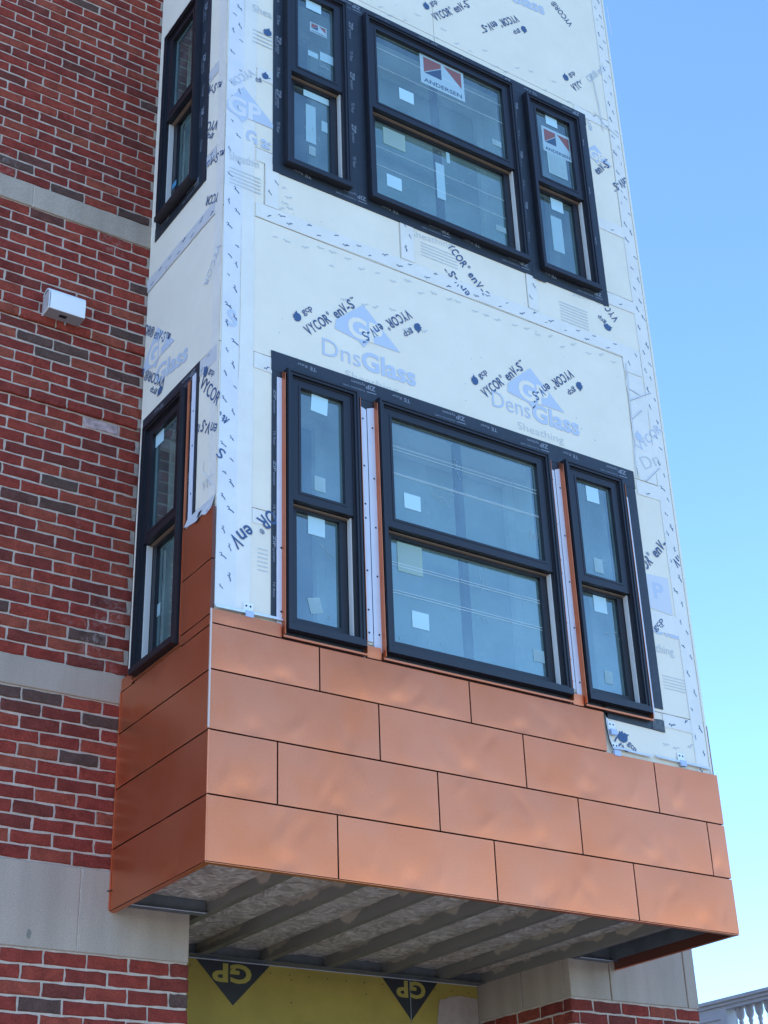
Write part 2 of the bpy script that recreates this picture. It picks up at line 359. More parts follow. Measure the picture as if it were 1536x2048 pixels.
# body behind the face work
mb = MB()
def body(u0, u1, w0, w1, d0=-.30, d1=-.0055, m=M_MORTAR): mb.box(WALL, u0, u1, w0, w1, d0, d1, m)
body(LEFT, .012, 3.48, TOP); body(LEFT, -.004, 0.01, 3.4798); body(-.004, .385, 0.01, 3.47); body(2.69, RIGHT-.009, 0.01, 3.47); body(3.036, RIGHT-.009, 3.47, TOP)
body(LEFT, .010, 5.876, 6.3395, -.0054, .0075); body(LEFT, .010, 6.348, TOP-.01, -.0054, .0185)
mb.build('mortar', BLD)
mb = MB(); mb.box(WORLD, RIGHT-.16, RIGHT-.010, .02, TOP-.01, D+.301, D+12, M_BRICK); mb.box(WORLD, LEFT, RIGHT-.161, TOP-.3, TOP-.02, D+.31, D+12, M_INTER)
mb.box(WORLD, LEFT, RIGHT-.161, .02, TOP-.32, D+11.6, D+11.9, M_INTER); mb.box(WORLD, LEFT, LEFT+.2, .02, TOP-.32, D+.31, D+11.5, M_BRICK)
mb.build('rear_shell', BLD)
mb = MB(); mb.box(WALL, -.004, 3.03, 10.7, TOP-.01, -.3, -.01, M_MORTAR); mb.build('upper_wall', BLD)
# jamb of the opening (right) and its body
mb = MB(); mb.box(JAMB, -1.76, -D-.01, .02, 3.47, -.15, -.0055, M_MORTAR); mb.build('jamb_mortar', BLD)

def brick_verts(rng, L_, h=BH, dd=.065, jag=.0028):
    a, b = L_/2, h/2
    nl = 4
    out = [(-a+2*a*i/nl, -b) for i in range(nl)] + [(a, -b), (a, 0)] + [(a-2*a*i/nl, b) for i in range(nl)] + [(-a, b), (-a, 0)]
    # remove duplicated corner
    P = []
    for x, y in out:
        P.append((x+rng.uniform(-jag, jag), y+rng.uniform(-jag, jag)))
    n = len(P)
    v = [(x, y, -dd) for x, y in P] + [(x, y, -.004) for x, y in P] + [(x*(1-.005/a)+rng.uniform(-.0012, .0012), y*(1-.005/b)+rng.uniform(-.0010, .0010), rng.uniform(-.0008, .0012)) for x, y in P]
    f = []
    for i in range(n):
        j = (i+1) % n; f += [(i, j, n+j, n+i), (n+i, n+j, 2*n+j, 2*n+i)]
    f.append(tuple(range(2*n, 3*n)))
    return v, f
VAR = {}
def brick_mesh(kind, fr_name, k, L_):
    key = (kind, fr_name, k, round(L_, 3))
    if key in VAR: return VAR[key]
    rng = random.Random(str(key)); v, f = brick_verts(rng, L_)
    conv = {'wall': lambda x, y, z: (x, -z, y), 'jamb': lambda x, y, z: (-z, -x, y)}[fr_name]
    me = bpy.data.meshes.new('brick'); me.from_pydata([conv(*p) for p in v], [], f); me.materials.append(M_BRICK); me.update()
    VAR[key] = me; return me

cands = []        # (size in view, frame name, centre u, centre w, length, proud)
rngB = random.Random(3)
def course(frn, w0, u0, u1, parity, proud=0.0):
    off = -.314 if parity else -.2115
    if frn == 'jamb': off = -1.20 if parity else -1.10
    k = math.floor((u0-off)/PITCH_U)
    x = off+k*PITCH_U
    while x < u1-.004:
        a, b = max(x, u0-.005), min(x+PITCH_U, u1+.005)
        if b-a > .035:
            cands.append((frn, (a+b)/2, w0+.0338, b-a-(PITCH_U-BL), proud+rngB.uniform(-.0012, .0016)))
        x += PITCH_U
zA_top = 3.098
i = 0; z = zA_top-.0677
while z > .02:
    course('wall', z, LEFT, .392, i % 2 == 0)
    i += 1; z -= .0677
i = 0; z = 3.122-.0677
while z > .02:
    course('wall', z, 2.68, RIGHT, i % 2 == 1); course('jamb', z, -1.755, -D-.012, i % 2 == 0); i += 1; z -= .0677
for i in range(12): course('wall', 3.482+i*.0677, LEFT, .012, i % 2 == 1)
n = 39; pz = (7.075-4.445)/n
for i in range(n):
    z = 4.447+i*pz
    pr = 0.024 if z > 6.33 else (.013 if z > 5.82 else 0)
    course('wall', z, LEFT, .018, i % 2 == 0, pr)
z = 7.233; i = 0
while z < TOP-.07:
    course('wall', z, LEFT, .016, i % 2 == 1, .024); i += 1; z += .0674
z = 3.50; i = 0
while z < TOP-.07:
    course('wall', z, 3.05, RIGHT, i % 2 == 1); i += 1; z += .0677
def world_of(c):
    frn, u, w_, l, p = c
    return Vector(WALL(u, w_, p)) if frn == 'wall' else Vector(JAMB(u, w_, p))
def view(p):
    r = p-CAM; z_ = r.dot(fwd)
    if z_ < .1: return None
    return 768+F_PX*r.dot(rt)/z_, 1024-F_PX*r.dot(up)/z_, z_
vis, rest = [], []
for c in cands:
    q = view(world_of(c)); ok = False
    if q and -40 < q[0] < 1576 and -20 < q[1] < 2068 and c[2] > 2.2:
        if c[0] == 'jamb' or c[1] < 0.4 or (c[1] > 2.6 and c[2] < 3.4): ok = True
    (vis if ok else rest).append((c[3]/(q[2] if q else 99), c))
vis.sort(key=lambda t: -t[0] if t[1][0] == 'wall' else -t[0]*.75)
ind = vis[:298]; rest = [t[1] for t in rest]+[t[1] for t in vis[298:]]
for s_, c in ind:
    frn, u, w_, l, p = c
    full = abs(l-BL) < .004
    me = brick_mesh('f', frn, rngB.randrange(12), BL if full else round(l/.01)*.01)
    o = bpy.data.objects.new('brick', me); COL.objects.link(o); o.parent = BLD; o.location = world_of(c)
tgt = Vector(WALL(*wp(222, 850), 0)); bb = min((o for o in bpy.data.objects if o.name.startswith('brick') and o.parent == BLD and o.type == 'MESH' and len(o.data.vertices) < 40), key=lambda o: (o.location-tgt).length)
if (bb.location-tgt).length < .12:
    bb.data = bb.data.copy(); bb.data.materials[0] = mat('lime_smeared_brick', (.42, .30, .29), .9, noise=.5, nscale=30); bb['label'] = 'brick smeared with white mortar'
mb = MB()
for c in rest:
    frn, u, w_, l, p = c
    v, f = brick_verts(rngB, l); fr = WALL if frn == 'wall' else JAMB
    mb.add([fr(u+x, w_+y, p+zz) for x, y, zz in v], f, M_BRICK)
mb.build('brickwork', BLD, kind='stuff')
# limestone blocks
def blocks(w0, w1, joints, fr=WALL, d=.004, name='limestone_block', dd=-.05):
    for a, b in zip(joints[:-1], joints[1:]):
        m_ = MB(); e = .004
        pts = [(a+e, w0), (b-e, w0), (b-e, w1), (a+e, w1)]
        m_.prism(fr, pts, dd, d-.003, M_LIME)
        q = [(a+e+.003, w0+.003), (b-e-.003, w0+.003), (b-e-.003, w1-.003), (a+e+.003, w1-.003)]
        n0 = len(m_.v); m_.v += [fr(*p, d) for p in q]
        m_.f += [[n0, n0+1, n0+2, n0+3]] + [[4+i, 4+(i+1) % 4, n0+(i+1) % 4, n0+i] for i in range(4)]; m_.mi += [0]*5
        m_.f = [f for k, f in enumerate(m_.f) if k != 0]; m_.mi = m_.mi[1:]
        m_.build(name, BLD)
blocks(3.102, 3.478, [LEFT, -5.0, -3.9, -2.6, -1.38, -.162, .392])
blocks(3.128, 3.478, [2.678, 2.972, 3.545, RIGHT+.004])
blocks(3.128, 3.478, [-1.755, -1.34, -D-.052], fr=JAMB)
blocks(4.298, 4.444, [LEFT, -5.4, -3.7, -2.0, -1.1, .014])
blocks(7.078, 7.228, [LEFT, -5.2, -3.7, -2.2, -.71, .014], d=.030)
mb = MB(); mb.box(WALL, -.1655, -.1585, 3.103, 3.477, -.004, .0022, M_MORTAR); mb.build('stone_joint', BLD); mb = MB(); mb.box(WALL, -.7135, -.7065, 7.079, 7.227, .02, .0275, M_MORTAR); mb.build('stone_joint', BLD)
# stains on the lower stone
mb = MB()
for (px_, py_, ru, rw) in ((57, 1868, .011, .022),):
    u, w_ = wp(px_, py_); mb.add([WALL(u+ru*math.cos(a*.52)*(1+.2*math.sin(a*2.1)), w_+rw*math.sin(a*.52), .0045) for a in range(12)], [tuple(range(12))], mat('stone_stain', (.19, .18, .15), .9))
mb.build('stain', BLD)
# yellow sheathing at the back of the opening
yb = MB(); yb.box(BACKW, .30, 2.676, .02, 3.325, -.02, 0, M_YELLOW); YB = yb.build('yellow_sheathing_board', BLD)
for cx, hw in ((1.065, .222), (2.202, .19)):
    yl = MB(); yl.add([BACKW(cx-hw, 3.322, .002), BACKW(cx+hw, 3.322, .002), BACKW(cx, 3.10, .002)], [(0, 2, 1)], M_BLACK)
    yp = mat('yellow_print', (.36, .29, .06), .8)
    if cx < 2: text(yl, BACKW, 'GP', (1.175, 3.308), .235, 180, .095, yp, d=.003, bold=.035)
    else: text(yl, BACKW, 'GP', (2.305, 3.312), .20, 180, .090, yp, d=.003, bold=.035); yl.box(BACKW, 2.196, 2.201, 3.09, 3.322, .0035, .005, M_INTER)
    yl.build('printed_lettering', BLD)
mb = MB()
for u in [.45+.12*i for i in range(19)]: mb.disc(BACKW, u, 3.30-.008*(i % 3), .004, .004, M_BLACK)
for u, w_ in ((1.42, 3.14), (1.9, 3.05), (.8, 2.96), (1.42, 3.26), (1.9, 3.22)): mb.disc(BACKW, u, w_, .004, .004, M_BLACK)
mb.build('screw_heads', BLD)
mb = MB(); pts = [(2.36, 2.7), (2.672, 2.7), (2.672, 3.252), (2.55, 3.262), (2.47, 3.25), (2.44, 3.235), (2.40, 3.23), (2.385, 3.15), (2.37, 3.05)]
mb.prism(BACKW, pts, .001, .006, M_PAPER); mb.build('torn_paper_patch', BLD)
mb = MB(); c = (1.52, 3.0)
mb.tube(BACKW(1.45, 2.985, .02), BACKW(1.52, 3.01, .05), .012, M_TRACK); mb.box(BACKW, 1.50, 1.55, 2.985, 3.025, .04, .065, M_TRACK); mb.box(BACKW, 1.44, 1.47, 2.96, 3.0, 0, .03, M_TRACK)
mb.build('metal_clip', BLD)
mb = MB(); a = wp(218, 1783); mb.tube(WALL(a[0], a[1], 0), WALL(a[0]-.0, a[1]+.0, .03), .002, M_BLACK); mb.box(WALL, a[0]-.012, a[0]+.014, a[1]-.002, a[1]+.002, .005, .009, M_BLACK); mb.build('nail', BLD)

# ------------------------------------------------------------------ projecting bay
BAY = empty('projecting_bay', 'tall bay under construction, taped cream sheathing above new copper panels and bare steel joists', 'bay window')
XW, XR, ZT = 0.0, 3.005, 10.75
# window rectangles: u0,u1,w0,w1
WINS_F = {'LL': (.357, .783, 4.414, 5.835), 'LC': (.905, 2.042, 4.414, 5.838), 'LR': (2.152, 2.584, 4.414, 5.838),
          'UL': (.356, .780, 7.19, 8.62), 'UC': (.906, 2.045, 7.19, 8.62), 'UR': (2.145, 2.603, 7.19, 8.60)}
WINS_S = {'LS': (-.772, -.312, 4.398, 5.785), 'US': (-.745, -.305, 7.150, 8.575)}
def cells(us, ws, holes, eps=.012):
    for a, b in zip(us[:-1], us[1:]):
        for c, d in zip(ws[:-1], ws[1:]):
            mu, mw = (a+b)/2, (c+d)/2
            if any(h[0]+eps < mu < h[1]-eps and h[2]+eps < mw < h[3]-eps for h in holes): continue
            yield a, b, c, d
def inset(h, e=.02): return (h[0]+e, h[1]-e, h[2]+e, h[3]-e)
def sheet(mb, fr, u0, u1, w0, w1, holes, d0, d1, m):
    hs = [inset(h) for h in holes]
    hs = [h for h in hs if h[0] < u1 and h[1] > u0 and h[2] < w1 and h[3] > w0]
    us = sorted({u0, u1} | {x for h in hs for x in h[:2] if u0 < x < u1}); ws = sorted({w0, w1} | {x for h in hs for x in h[2:] if w0 < x < w1})
    for a, b, c, d in cells(us, ws, hs, 0): mb.box(fr, a, b, c, d, d0, d1, m)
# framing behind the boards
mb = MB()
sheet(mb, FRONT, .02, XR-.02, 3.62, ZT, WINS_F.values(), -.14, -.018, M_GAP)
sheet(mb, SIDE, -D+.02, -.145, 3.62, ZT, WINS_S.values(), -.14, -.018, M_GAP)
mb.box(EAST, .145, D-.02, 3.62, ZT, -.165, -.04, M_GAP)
mb.build('wall_framing', BAY)
mb = MB(); mb.box(WORLD, .15, XR-.15, 3.63, 3.66, .145, D-.02, M_INTER); mb.box(WORLD, .15, XR-.15, 6.3, 6.5, .145, D+1.5, M_INTER); mb.box(WORLD, .05, XR-.05, 9.45, 9.6, .15, D+1.5, M_INTER)
mb.box(WORLD, .0, XR, 3.63, 9.4, 2.4, 2.45, M_INTER); mb.box(WORLD, -.1, .0, 3.63, 9.4, D+.35, 2.4, M_INTER); mb.box(WORLD, XR, XR+.1, 3.63, 9.4, D+.35, 2.4, M_INTER)
mb.build('interior_room', BAY)

# sheathing boards, one object each; joints are real 4 mm gaps
BOARDS = {}
def board(fr, key, u0, u1, w0, w1, holes):
    g = .0022; u0 += g; u1 -= g; w0 += g; w1 -= g
    hs = [inset(h) for h in holes]; hs = [h for h in hs if h[0] < u1 and h[1] > u0 and h[2] < w1 and h[3] > w0]
    us = sorted({u0, u1} | {x for h in hs for x in h[:2] if u0 < x < u1}); ws = sorted({w0, w1} | {x for h in hs for x in h[2:] if w0 < x < w1})
    free = set()
    for i in range(len(us)-1):
        for j in range(len(ws)-1):
            mu, mw = (us[i]+us[i+1])/2, (ws[j]+ws[j+1])/2
            if not any(h[0] < mu < h[1] and h[2] < mw < h[3] for h in hs): free.add((i, j))
    comps = []
    while free:
        st_ = [free.pop()]; comp = set(st_)
        while st_:
            i, j = st_.pop()
            for q in ((i+1, j), (i-1, j), (i, j+1), (i, j-1)):
                if q in free: free.discard(q); comp.add(q); st_.append(q)
        comps.append(comp)
    comps.sort(key=lambda c: -sum((us[i+1]-us[i])*(ws[j+1]-ws[j]) for i, j in c))
    for n_, comp in enumerate(comps):
        vi = {}; V = []; F = []
        def vid(i, j, k):
            if (i, j, k) not in vi: vi[(i, j, k)] = len(V); V.append(fr(us[i], ws[j], 0 if k else -.016))
            return vi[(i, j, k)]
        for i, j in comp:
            F.append((vid(i, j, 1), vid(i+1, j, 1), vid(i+1, j+1, 1), vid(i, j+1, 1))); F.append((vid(i, j, 0), vid(i, j+1, 0), vid(i+1, j+1, 0), vid(i+1, j, 0)))
            for (a, b), (c, d) in (((0, 0), (1, 0)), ((1, 0), (1, 1)), ((1, 1), (0, 1)), ((0, 1), (0, 0))):
                nb = {(0, 0, 1, 0): (i, j-1), (1, 0, 1, 1): (i+1, j), (1, 1, 0, 1): (i, j+1), (0, 1, 0, 0): (i-1, j)}[(a, b, c, d)]
                if nb not in comp: F.append((vid(i+a, j+b, 0), vid(i+c, j+d, 0), vid(i+c, j+d, 1), vid(i+a, j+b, 1)))
        mb = MB(); mb.add(V, F, M_BOARD); o = mb.build('sheathing_board', BAY)
        if n_ == 0: BOARDS[key] = o
rows = [(3.64, 4.44), (4.44, 5.01), (5.01, 5.898), (5.898, 6.757), (6.757, 7.235), (7.235, 7.81), (7.81, 8.75), (8.75, ZT)]
splits = {0: [0, 1.22, XR], 1: [0, 2.62, XR], 2: [0, 1.4, XR], 3: [0, 2.752, XR], 4: [0, .242, 1.118, 2.03, XR], 5: [0, 1.46, XR], 6: [0, 1.46, 2.9, XR], 7: [0, 1.46, XR]}
for i, (a, b) in enumerate(rows):
    for j, (u0, u1) in enumerate(zip(splits[i][:-1], splits[i][1:])): board(FRONT, ('F', i, j), u0, u1, a, b, WINS_F.values())
srows = [(3.64, 4.98), (4.98, 5.898), (5.898, 6.757), (6.757, 7.235), (7.235, 7.86), (7.86, ZT)]
for i, (a, b) in enumerate(srows): board(SIDE, ('S', i, 0), -D+.028, -.004, a, b, WINS_S.values())
board(EAST, ('E', 0, 0), .004, D+.02, 3.64, ZT, [])

# membrane strips with small printed marks
rngM = random.Random(11)
def tape(fr, u0, u1, w0, w1, d=.0018, marks=True, horiz=None, wob=.002, m=None):
    m = m or (M_TAPE if (fr is FRONT and u0 < .1) else M_TAPE2); mb = MB(); L_ = max(u1-u0, w1-w0); n = max(3, int(L_/.08))
    hz = (u1-u0) > (w1-w0) if horiz is None else horiz
    lo, hi = [], []
    ph = rngM.uniform(0, 9)
    for i in range(n+1):
        t = i/n; a = wob*math.sin(t*17+ph)+rngM.uniform(-wob, wob)*.6; b = wob*math.sin(t*13+ph*2)+rngM.uniform(-wob, wob)*.6
        if hz: lo.append((u0+(u1-u0)*t, w0+a)); hi.append((u0+(u1-u0)*t, w1+b))
        else: lo.append((u0+a, w0+(w1-w0)*t)); hi.append((u1+b, w0+(w1-w0)*t))
    P = lo+hi; mb.add([fr(*p, d+rngM.uniform(0, .0010)) for p in P], [(i, i+1, n+2+i, n+1+i) if hz else (i, n+1+i, n+2+i, i+1) for i in range(n)], m)
    o = mb.build('membrane_strip', BAY, smooth=True)
    if marks:
        pm = MB(); s_ = 0; k = 0
        while s_ < L_-.03:
            s_ += rngM.uniform(.045, .12); k += 1
            if s_ > L_-.02: break
            across = (.28 if k % 2 else .72)*(min(u1-u0, w1-w0))+rngM.uniform(-.008, .008)
            c = (u0+s_, w0+across) if hz else (u0+across, w0+s_)
            squiggle(pm, fr, c, rngM.uniform(.6, 1.05), -50+rngM.uniform(-26, 26) if not hz else 28+rngM.uniform(-14, 14), M_INKD, d+.0016)
        if pm.v: pm.build('printed_marks', o, kind='stuff')
    return o
def stroke(mb, fr, pts, wd, m, d):
    for (a, b), (c, e) in zip(pts[:-1], pts[1:]):
        l = math.hypot(c-a, e-b) or 1; nx, ny = -(e-b)/l*wd/2, (c-a)/l*wd/2
        mb.add([fr(a-nx, b-ny, d), fr(c-nx, e-ny, d), fr(c+nx, e+ny, d), fr(a+nx, b+ny, d)], [(0, 1, 2, 3)], m)
def squiggle(mb, fr, c, s_, ang, m, d):
    ca, sa = math.cos(R(ang)), math.sin(R(ang))
    T = lambda P: [(c[0]+s_*(x*ca-y*sa), c[1]+s_*(x*sa+y*ca)) for x, y in P]
    if rngM.random() < .75: stroke(mb, fr, T([(-.022, .004), (-.014, .011), (-.006, .002), (-.010, -.007)]), .0042*s_, m, d)
    stroke(mb, fr, T([(-.008, -.001), (.008, .001), (.024, -.002)]), .0055*s_, m, d+.0003)
    if rngM.random() < .4: stroke(mb, fr, T([(.006, .006), (.014, .008)]), .004*s_, m, d)

# front
tape(FRONT, .004, .105, 4.455, ZT-.1)                       # corner strips
tape(FRONT, .105, .185, 4.46, ZT-.1, d=.0012, marks=False, wob=.004)
tape(FRONT, 2.905, 2.998, 4.10, ZT-.1)
tape(FRONT, .19, 2.75, 6.762, 6.855, d=.0024); tape(FRONT, 2.752, 2.9, 6.66, 6.855, d=.0026)
tape(FRONT, .19, .292, 5.80, 5.893, d=.0024); tape(FRONT, 2.73, 2.905, 5.795, 5.890, d=.0024)
tape(FRONT, .19, .29, 4.93, 5.005, d=.0024); tape(FRONT, 2.70, 2.905, 4.93, 5.05, d=.0024)
tape(FRONT, .19, .29, 7.14, 7.23, d=.0024); tape(FRONT, .19, .29, 7.74, 7.83, d=.0024)
tape(FRONT, 2.69, 2.905, 7.14, 7.23, d=.0024); tape(FRONT, 2.69, 2.905, 7.74, 7.83, d=.0024); tape(FRONT, 2.60, 2.905, 8.67, 8.745, d=.0024)
tape(FRONT, 2.70, 2.905, 4.36, 4.436, d=.0024)
tape(FRONT, 1.122, 1.215, 6.86, 7.17, d=.0024); tape(FRONT, 2.034, 2.11, 6.86, 7.12, d=.0024); tape(FRONT, .248, .33, 6.86, 7.16, d=.0024)
tape(FRONT, .245, .33, 6.86, 7.16, d=.0014, marks=False)
tape(FRONT, 2.756, 2.902, 5.90, 6.655, d=.0016, marks=False, wob=.010)
def ghost(fr, u0, u1, w0, w1, n, m):
    mb = MB()
    for k in range(n): squiggle(mb, fr, (u0+(u1-u0)*(k+.5)/n+rngM.uniform(-.02, .02), rngM.uniform(w0, w1)), 1.0, 25+rngM.uniform(-20, 20), m, .0015)
    mb.build('printed_marks', BAY, kind='stuff')
ghost(FRONT, .25, 2.7, 6.66, 6.72, 26, M_INKG); ghost(FRONT, .60, 1.3, 6.3, 6.62, 7, M_INKG); ghost(FRONT, 1.0, 2.6, 8.74, 8.9, 16, M_INKG)
ghost(FRONT, .36, .41, 6.87, 7.05, 5, M_INKG); ghost(FRONT, 2.70, 2.89, 4.1, 4.36, 5, M_INKG)
# creases in the loose membrane on the right
mb = MB(); 
for pts in ([(1183, 150), (1196, 210), (1205, 262)], [(1188, 222), (1208, 250), (1236, 275)], [(1250, 725), (1256, 780), (1264, 860), (1272, 955)], [(1258, 778), (1278, 790)], [(1290, 962), (1318, 935)], [(1262, 838), (1282, 820)], [(1260, 800), (1300, 785)], [(1213, 15), (1222, 70)]):
    P = [fp(*p) for p in pts]
    stroke(mb, FRONT, P, .006, M_TAPE, .006); stroke(mb, FRONT, [(a+.004, b-.004) for a, b in P], .003, mat('crease_shade', (.30, .33, .38), .6), .0055)  # dark offset line paints the shade beside each crease
mb.build('membrane_crease', BAY)
# side
tape(SIDE, -.09, -.004, 5.0, ZT-.1, marks=False, d=.0014, wob=.003)
tape(SIDE, -.29, -.09, 4.945, 4.985, d=.0026, m=mat('membrane_side', (.60, .60, .60), .5), wob=.005)
for a, b in ((6.762, 6.85), (7.15, 7.23), (7.77, 7.855)): tape(SIDE, -D+.01 if a < 7 else -.29, -.09, a, b, m=mat('membrane_side', (.6, .6, .6), .5), d=.0022)
tape(SIDE, -.24, -.03, 5.80, 5.893, m=MATS['membrane_side'], d=.0022)

# black flashing tape round the windows
def ring_tape(fr, u0, u1, w0, w1, u2, u3, w2, w3, d=.004):
    """outer rectangle u0..u1,w0..w1; inner u2..u3,w2..w3"""
    for k, (a, b, c, e, dd) in enumerate(((u0, u2, w0, w3, d), (u3, u1, w0, w3, d+.0006), (u0-.004, u1+.004, w3, w1, d+.0014), (u0, u1, w0-.002, w2, d+.0022))):
        if b-a > .004 and e-c > .004:
            mb = MB(); mb.box(fr, a, b, c, e, .0005, dd, M_BLACKT); yield mb.build('flashing_tape', BAY), (a, b, c, e, dd)
ZP = 'ZIP'
def tape_print(o, fr, r, seed=1):
    a, b, c, e, d = r; mb = MB(); rg = random.Random(seed); dd = d+.0012
    if (b-a) > (e-c):
        x = b-.03-rg.uniform(0, .1); base = e-.018
        while x > a+.32:
            text(mb, fr, 'ZIP', (x, base), .06, 180, .028, M_INKW, d=dd, bold=.02); text(mb, fr, 'system', (x-.064, base), .085, 180, .020, M_INKW, d=dd)
            stroke(mb, fr, [(x+.005, base-.042), (x-.055, base-.044)], .005, M_INKW, dd)
            text(mb, fr, 'FLASHING TAPE', (x-.07, base-.040), .13, 180, .011, M_INKW, d=dd)
            x -= .36
            if x < a+.1: break
            text(mb, fr, 'TE', (x, base-.005), .04, 180, .024, M_INKW, d=dd, bold=.01); text(mb, fr, 'Rear', (x-.055, base-.005), .06, 180, .018, M_INKW, d=dd)
            x -= .22
    else:
        y = e-.05-rg.uniform(0, .1); base = a+.3*(b-a)
        while y > c+.2:
            text(mb, fr, 'ZIP', (base, y), .06, -90, min(.03, (b-a)*.5), M_INKW, d=dd, bold=.02); text(mb, fr, 'system', (base, y-.064), .075, -90, min(.02, (b-a)*.4), M_INKW, d=dd)
            if b-a > .05: text(mb, fr, 'FLASHING TAPE', (a+.012, y-.01), .12, -90, .009, M_INKW, d=dd)
            y -= .24
            if y < c+.15: break
            text(mb, fr, 'TE Rear', (base, y), .085, -90, min(.022, (b-a)*.4), M_INKW, d=dd); y -= .17
    if mb.v: mb.build('printed_lettering', o)
def win_in(h, e=.012): return h[0]+e, h[1]-e, h[2]+e, h[3]-e
sd_ = 0
for o, r in ring_tape(FRONT, .292, 2.688, 7.115, 8.70, .37, 2.59, 7.205, 8.605): sd_ += 1; tape_print(o, FRONT, r, sd_)
for a, b in ((.768, .918), (2.033, 2.157)):
    mb = MB(); mb.box(FRONT, a, b, 7.206, 8.604, .0005, .0048, M_BLACKT); o = mb.build('flashing_tape', BAY); tape_print(o, FRONT, (a, b, 7.206, 8.604, .0048), 5+int(a*3))
mb = MB(); mb.box(FRONT, 2.085, 2.185, 7.098, 7.20, .0072, .0085, M_BLACKT); mb.build('flashing_tape', BAY)
for o, r in ring_tape(FRONT, .292, 2.71, 4.46, 5.938, .37, 2.572, 4.461, 5.82): sd_ += 1; tape_print(o, FRONT, r, sd_) if r[3] > 5.9 else tape_print(o, FRONT, (r[0], r[0]+.03 if r[1] < 1 else r[1], r[2], r[3], r[4]), sd_)
for a, b in ((.768, .918), (2.03, 2.165)):
    mb = MB(); mb.box(FRONT, a, b, 4.50, 5.818, .0005, .0048, M_BLACKT); mb.build('flashing_tape', BAY)
# flashing exposed under the right lower window
mb = MB(); mb.prism(FRONT, [fp(1207, 1424), fp(1212, 1436), fp(1300, 1458), fp(1326, 1465), fp(1323, 1440), fp(1300, 1437)], .0005, .0045, M_BLACKT); mb.build('flashing_tape', BAY)
mb = MB(); mb.prism(FRONT, [fp(1303, 1438), fp(1326, 1442), fp(1329, 1466), fp(1304, 1458)], .0046, .007, mat('scuffed_tape', (.07, .075, .08), .5, noise=.5, nscale=60)); mb.build('tape_corner_patch', BAY)
for o, r in ring_tape(SIDE, -.83, -.205, 7.075, 8.65, -.735, -.315, 7.165, 8.56): sd_ += 1; tape_print(o, SIDE, r, sd_)
for o, r in ring_tape(SIDE, -.86, -.213, 5.0, 5.895, -.77, -.32, 5.001, 5.77): sd_ += 1; tape_print(o, SIDE, r, sd_)

# ------------------------------------------------------------------ windows
def ring(mb, fr, u0, u1, w0, w1, t, d0, d1, m, tb=None, tt=None):
    tb = t if tb is None else tb; tt = t if tt is None else tt
    mb.box(fr, u0, u0+t, w0, w1, d0, d1, m); mb.box(fr, u1-t, u1, w0, w1, d0, d1, m)
    mb.box(fr, u0+t, u1-t, w1-tt, w1, d0, d1-.0002, m); mb.box(fr, u0+t, u1-t, w0, w0+tb, d0, d1-.0002, m)
def window(fr, r, wm, label=None):
    u0, u1, w0, w1 = r
    root = bpy.data.objects.new('window', None); COL.objects.link(root); root.parent = BAY
    if label: root['label'] = label
    f = MB()
    ring(f, fr, u0, u1, w0, w1, .030, -.10, .044, M_FRAME, tb=.028)
    ring(f, fr, u0+.004, u1-.004, w0+.004, w1-.004, .012, .044, .050, M_FRAME)      # raised outer bead
    ring(f, fr, u0+.0301, u1-.0301, w0+.0281, w1-.0301, .010, -.08, .030, M_FRAME)    # inner stop
    f.box(fr, u0+.001, u1-.001, w0-.012, w0+.020, .012, .056, M_FRAME)               # sill nose
    f.box(fr, u0+.03, u1-.03, w0+.0202, w0+.030, -.02, .047, M_FRAME)
    f.build('frame', root)
    li = MB()
    for a, b in ((u0+.040, u0+.047), (u1-.049, u1-.042)): li.box(fr, a, b, w0+.042, wm-.03, -.022, .008, M_LINER)
    li.box(fr, u0+.048, u1-.05, wm-.034, wm-.030, -.03, -.006, mat('weatherstrip_tan', (.20, .14, .10), .6)); li.build('jamb_liner', root)
    a, b = u0+.040, u1-.040
    us = MB(); ring(us, fr, a, b, wm-.026, w1-.040, .046, -.012, .026, M_FRAME, tb=.052, tt=.040)
    ring(us, fr, a+.034, b-.034, wm+.014, w1-.070, .013, -.012, .0285, M_FRAME); us.build('upper_sash', root)
    ls = MB(); a2, b2 = u0+.050, u1-.052
    ring(ls, fr, a2, b2, w0+.040, wm-.010, .040, -.060, -.024, M_FRAME, tb=.050, tt=.040); ls.build('lower_sash', root)
    gu, gl = (a+.046, b-.046, wm+.026, w1-.080), (a2+.040, b2-.040, w0+.09, wm-.050)
    for (x0, x1, y0, y1), dd in ((gu, .004), (gl, -.044)):
        p = MB(); p.grid(fr, x0-.006, x1+.006, y0-.006, y1+.006, 6, 6, lambda i, j, u, w_: dd+.0011*math.sin(i*3.14)*math.sin(j*3.14), M_GLASS); p.build('glass_pane', root, smooth=True)
        e = MB(); ring(e, fr, x0, x1, y0, y1, .005, dd-.012, dd-.003, mat('glazing_spacer', (.34, .36, .38), .4)); e.build('glazing_spacer', root)
    j = MB(); ring(j, fr, u0+.012, u1-.012, w0+.012, w1-.012, .018, -.26, -.101, M_JAMBW); ring(j, fr, u0+.0305, u1-.0305, w0+.031, w1-.0305, .05, -.30, -.2601, M_JAMBW); j.build('interior_jamb', root)
    if u1-u0 > .8:
        s_ = MB(); c = (u0+u1)/2+.012; s_.box(fr, c-.020, c+.020, w0+.05, w1-.05, -.10, -.066, M_BLACK); s_.build('interior_post', root)
        s_ = MB(); s_.box(fr, u0+.02, u1-.02, w0+.02, w1-.02, -.32, -.305, mat('interior_sheet', (.46, .50, .47), .8)); s_.build('interior_sheet', root)
    return root, gu, gl
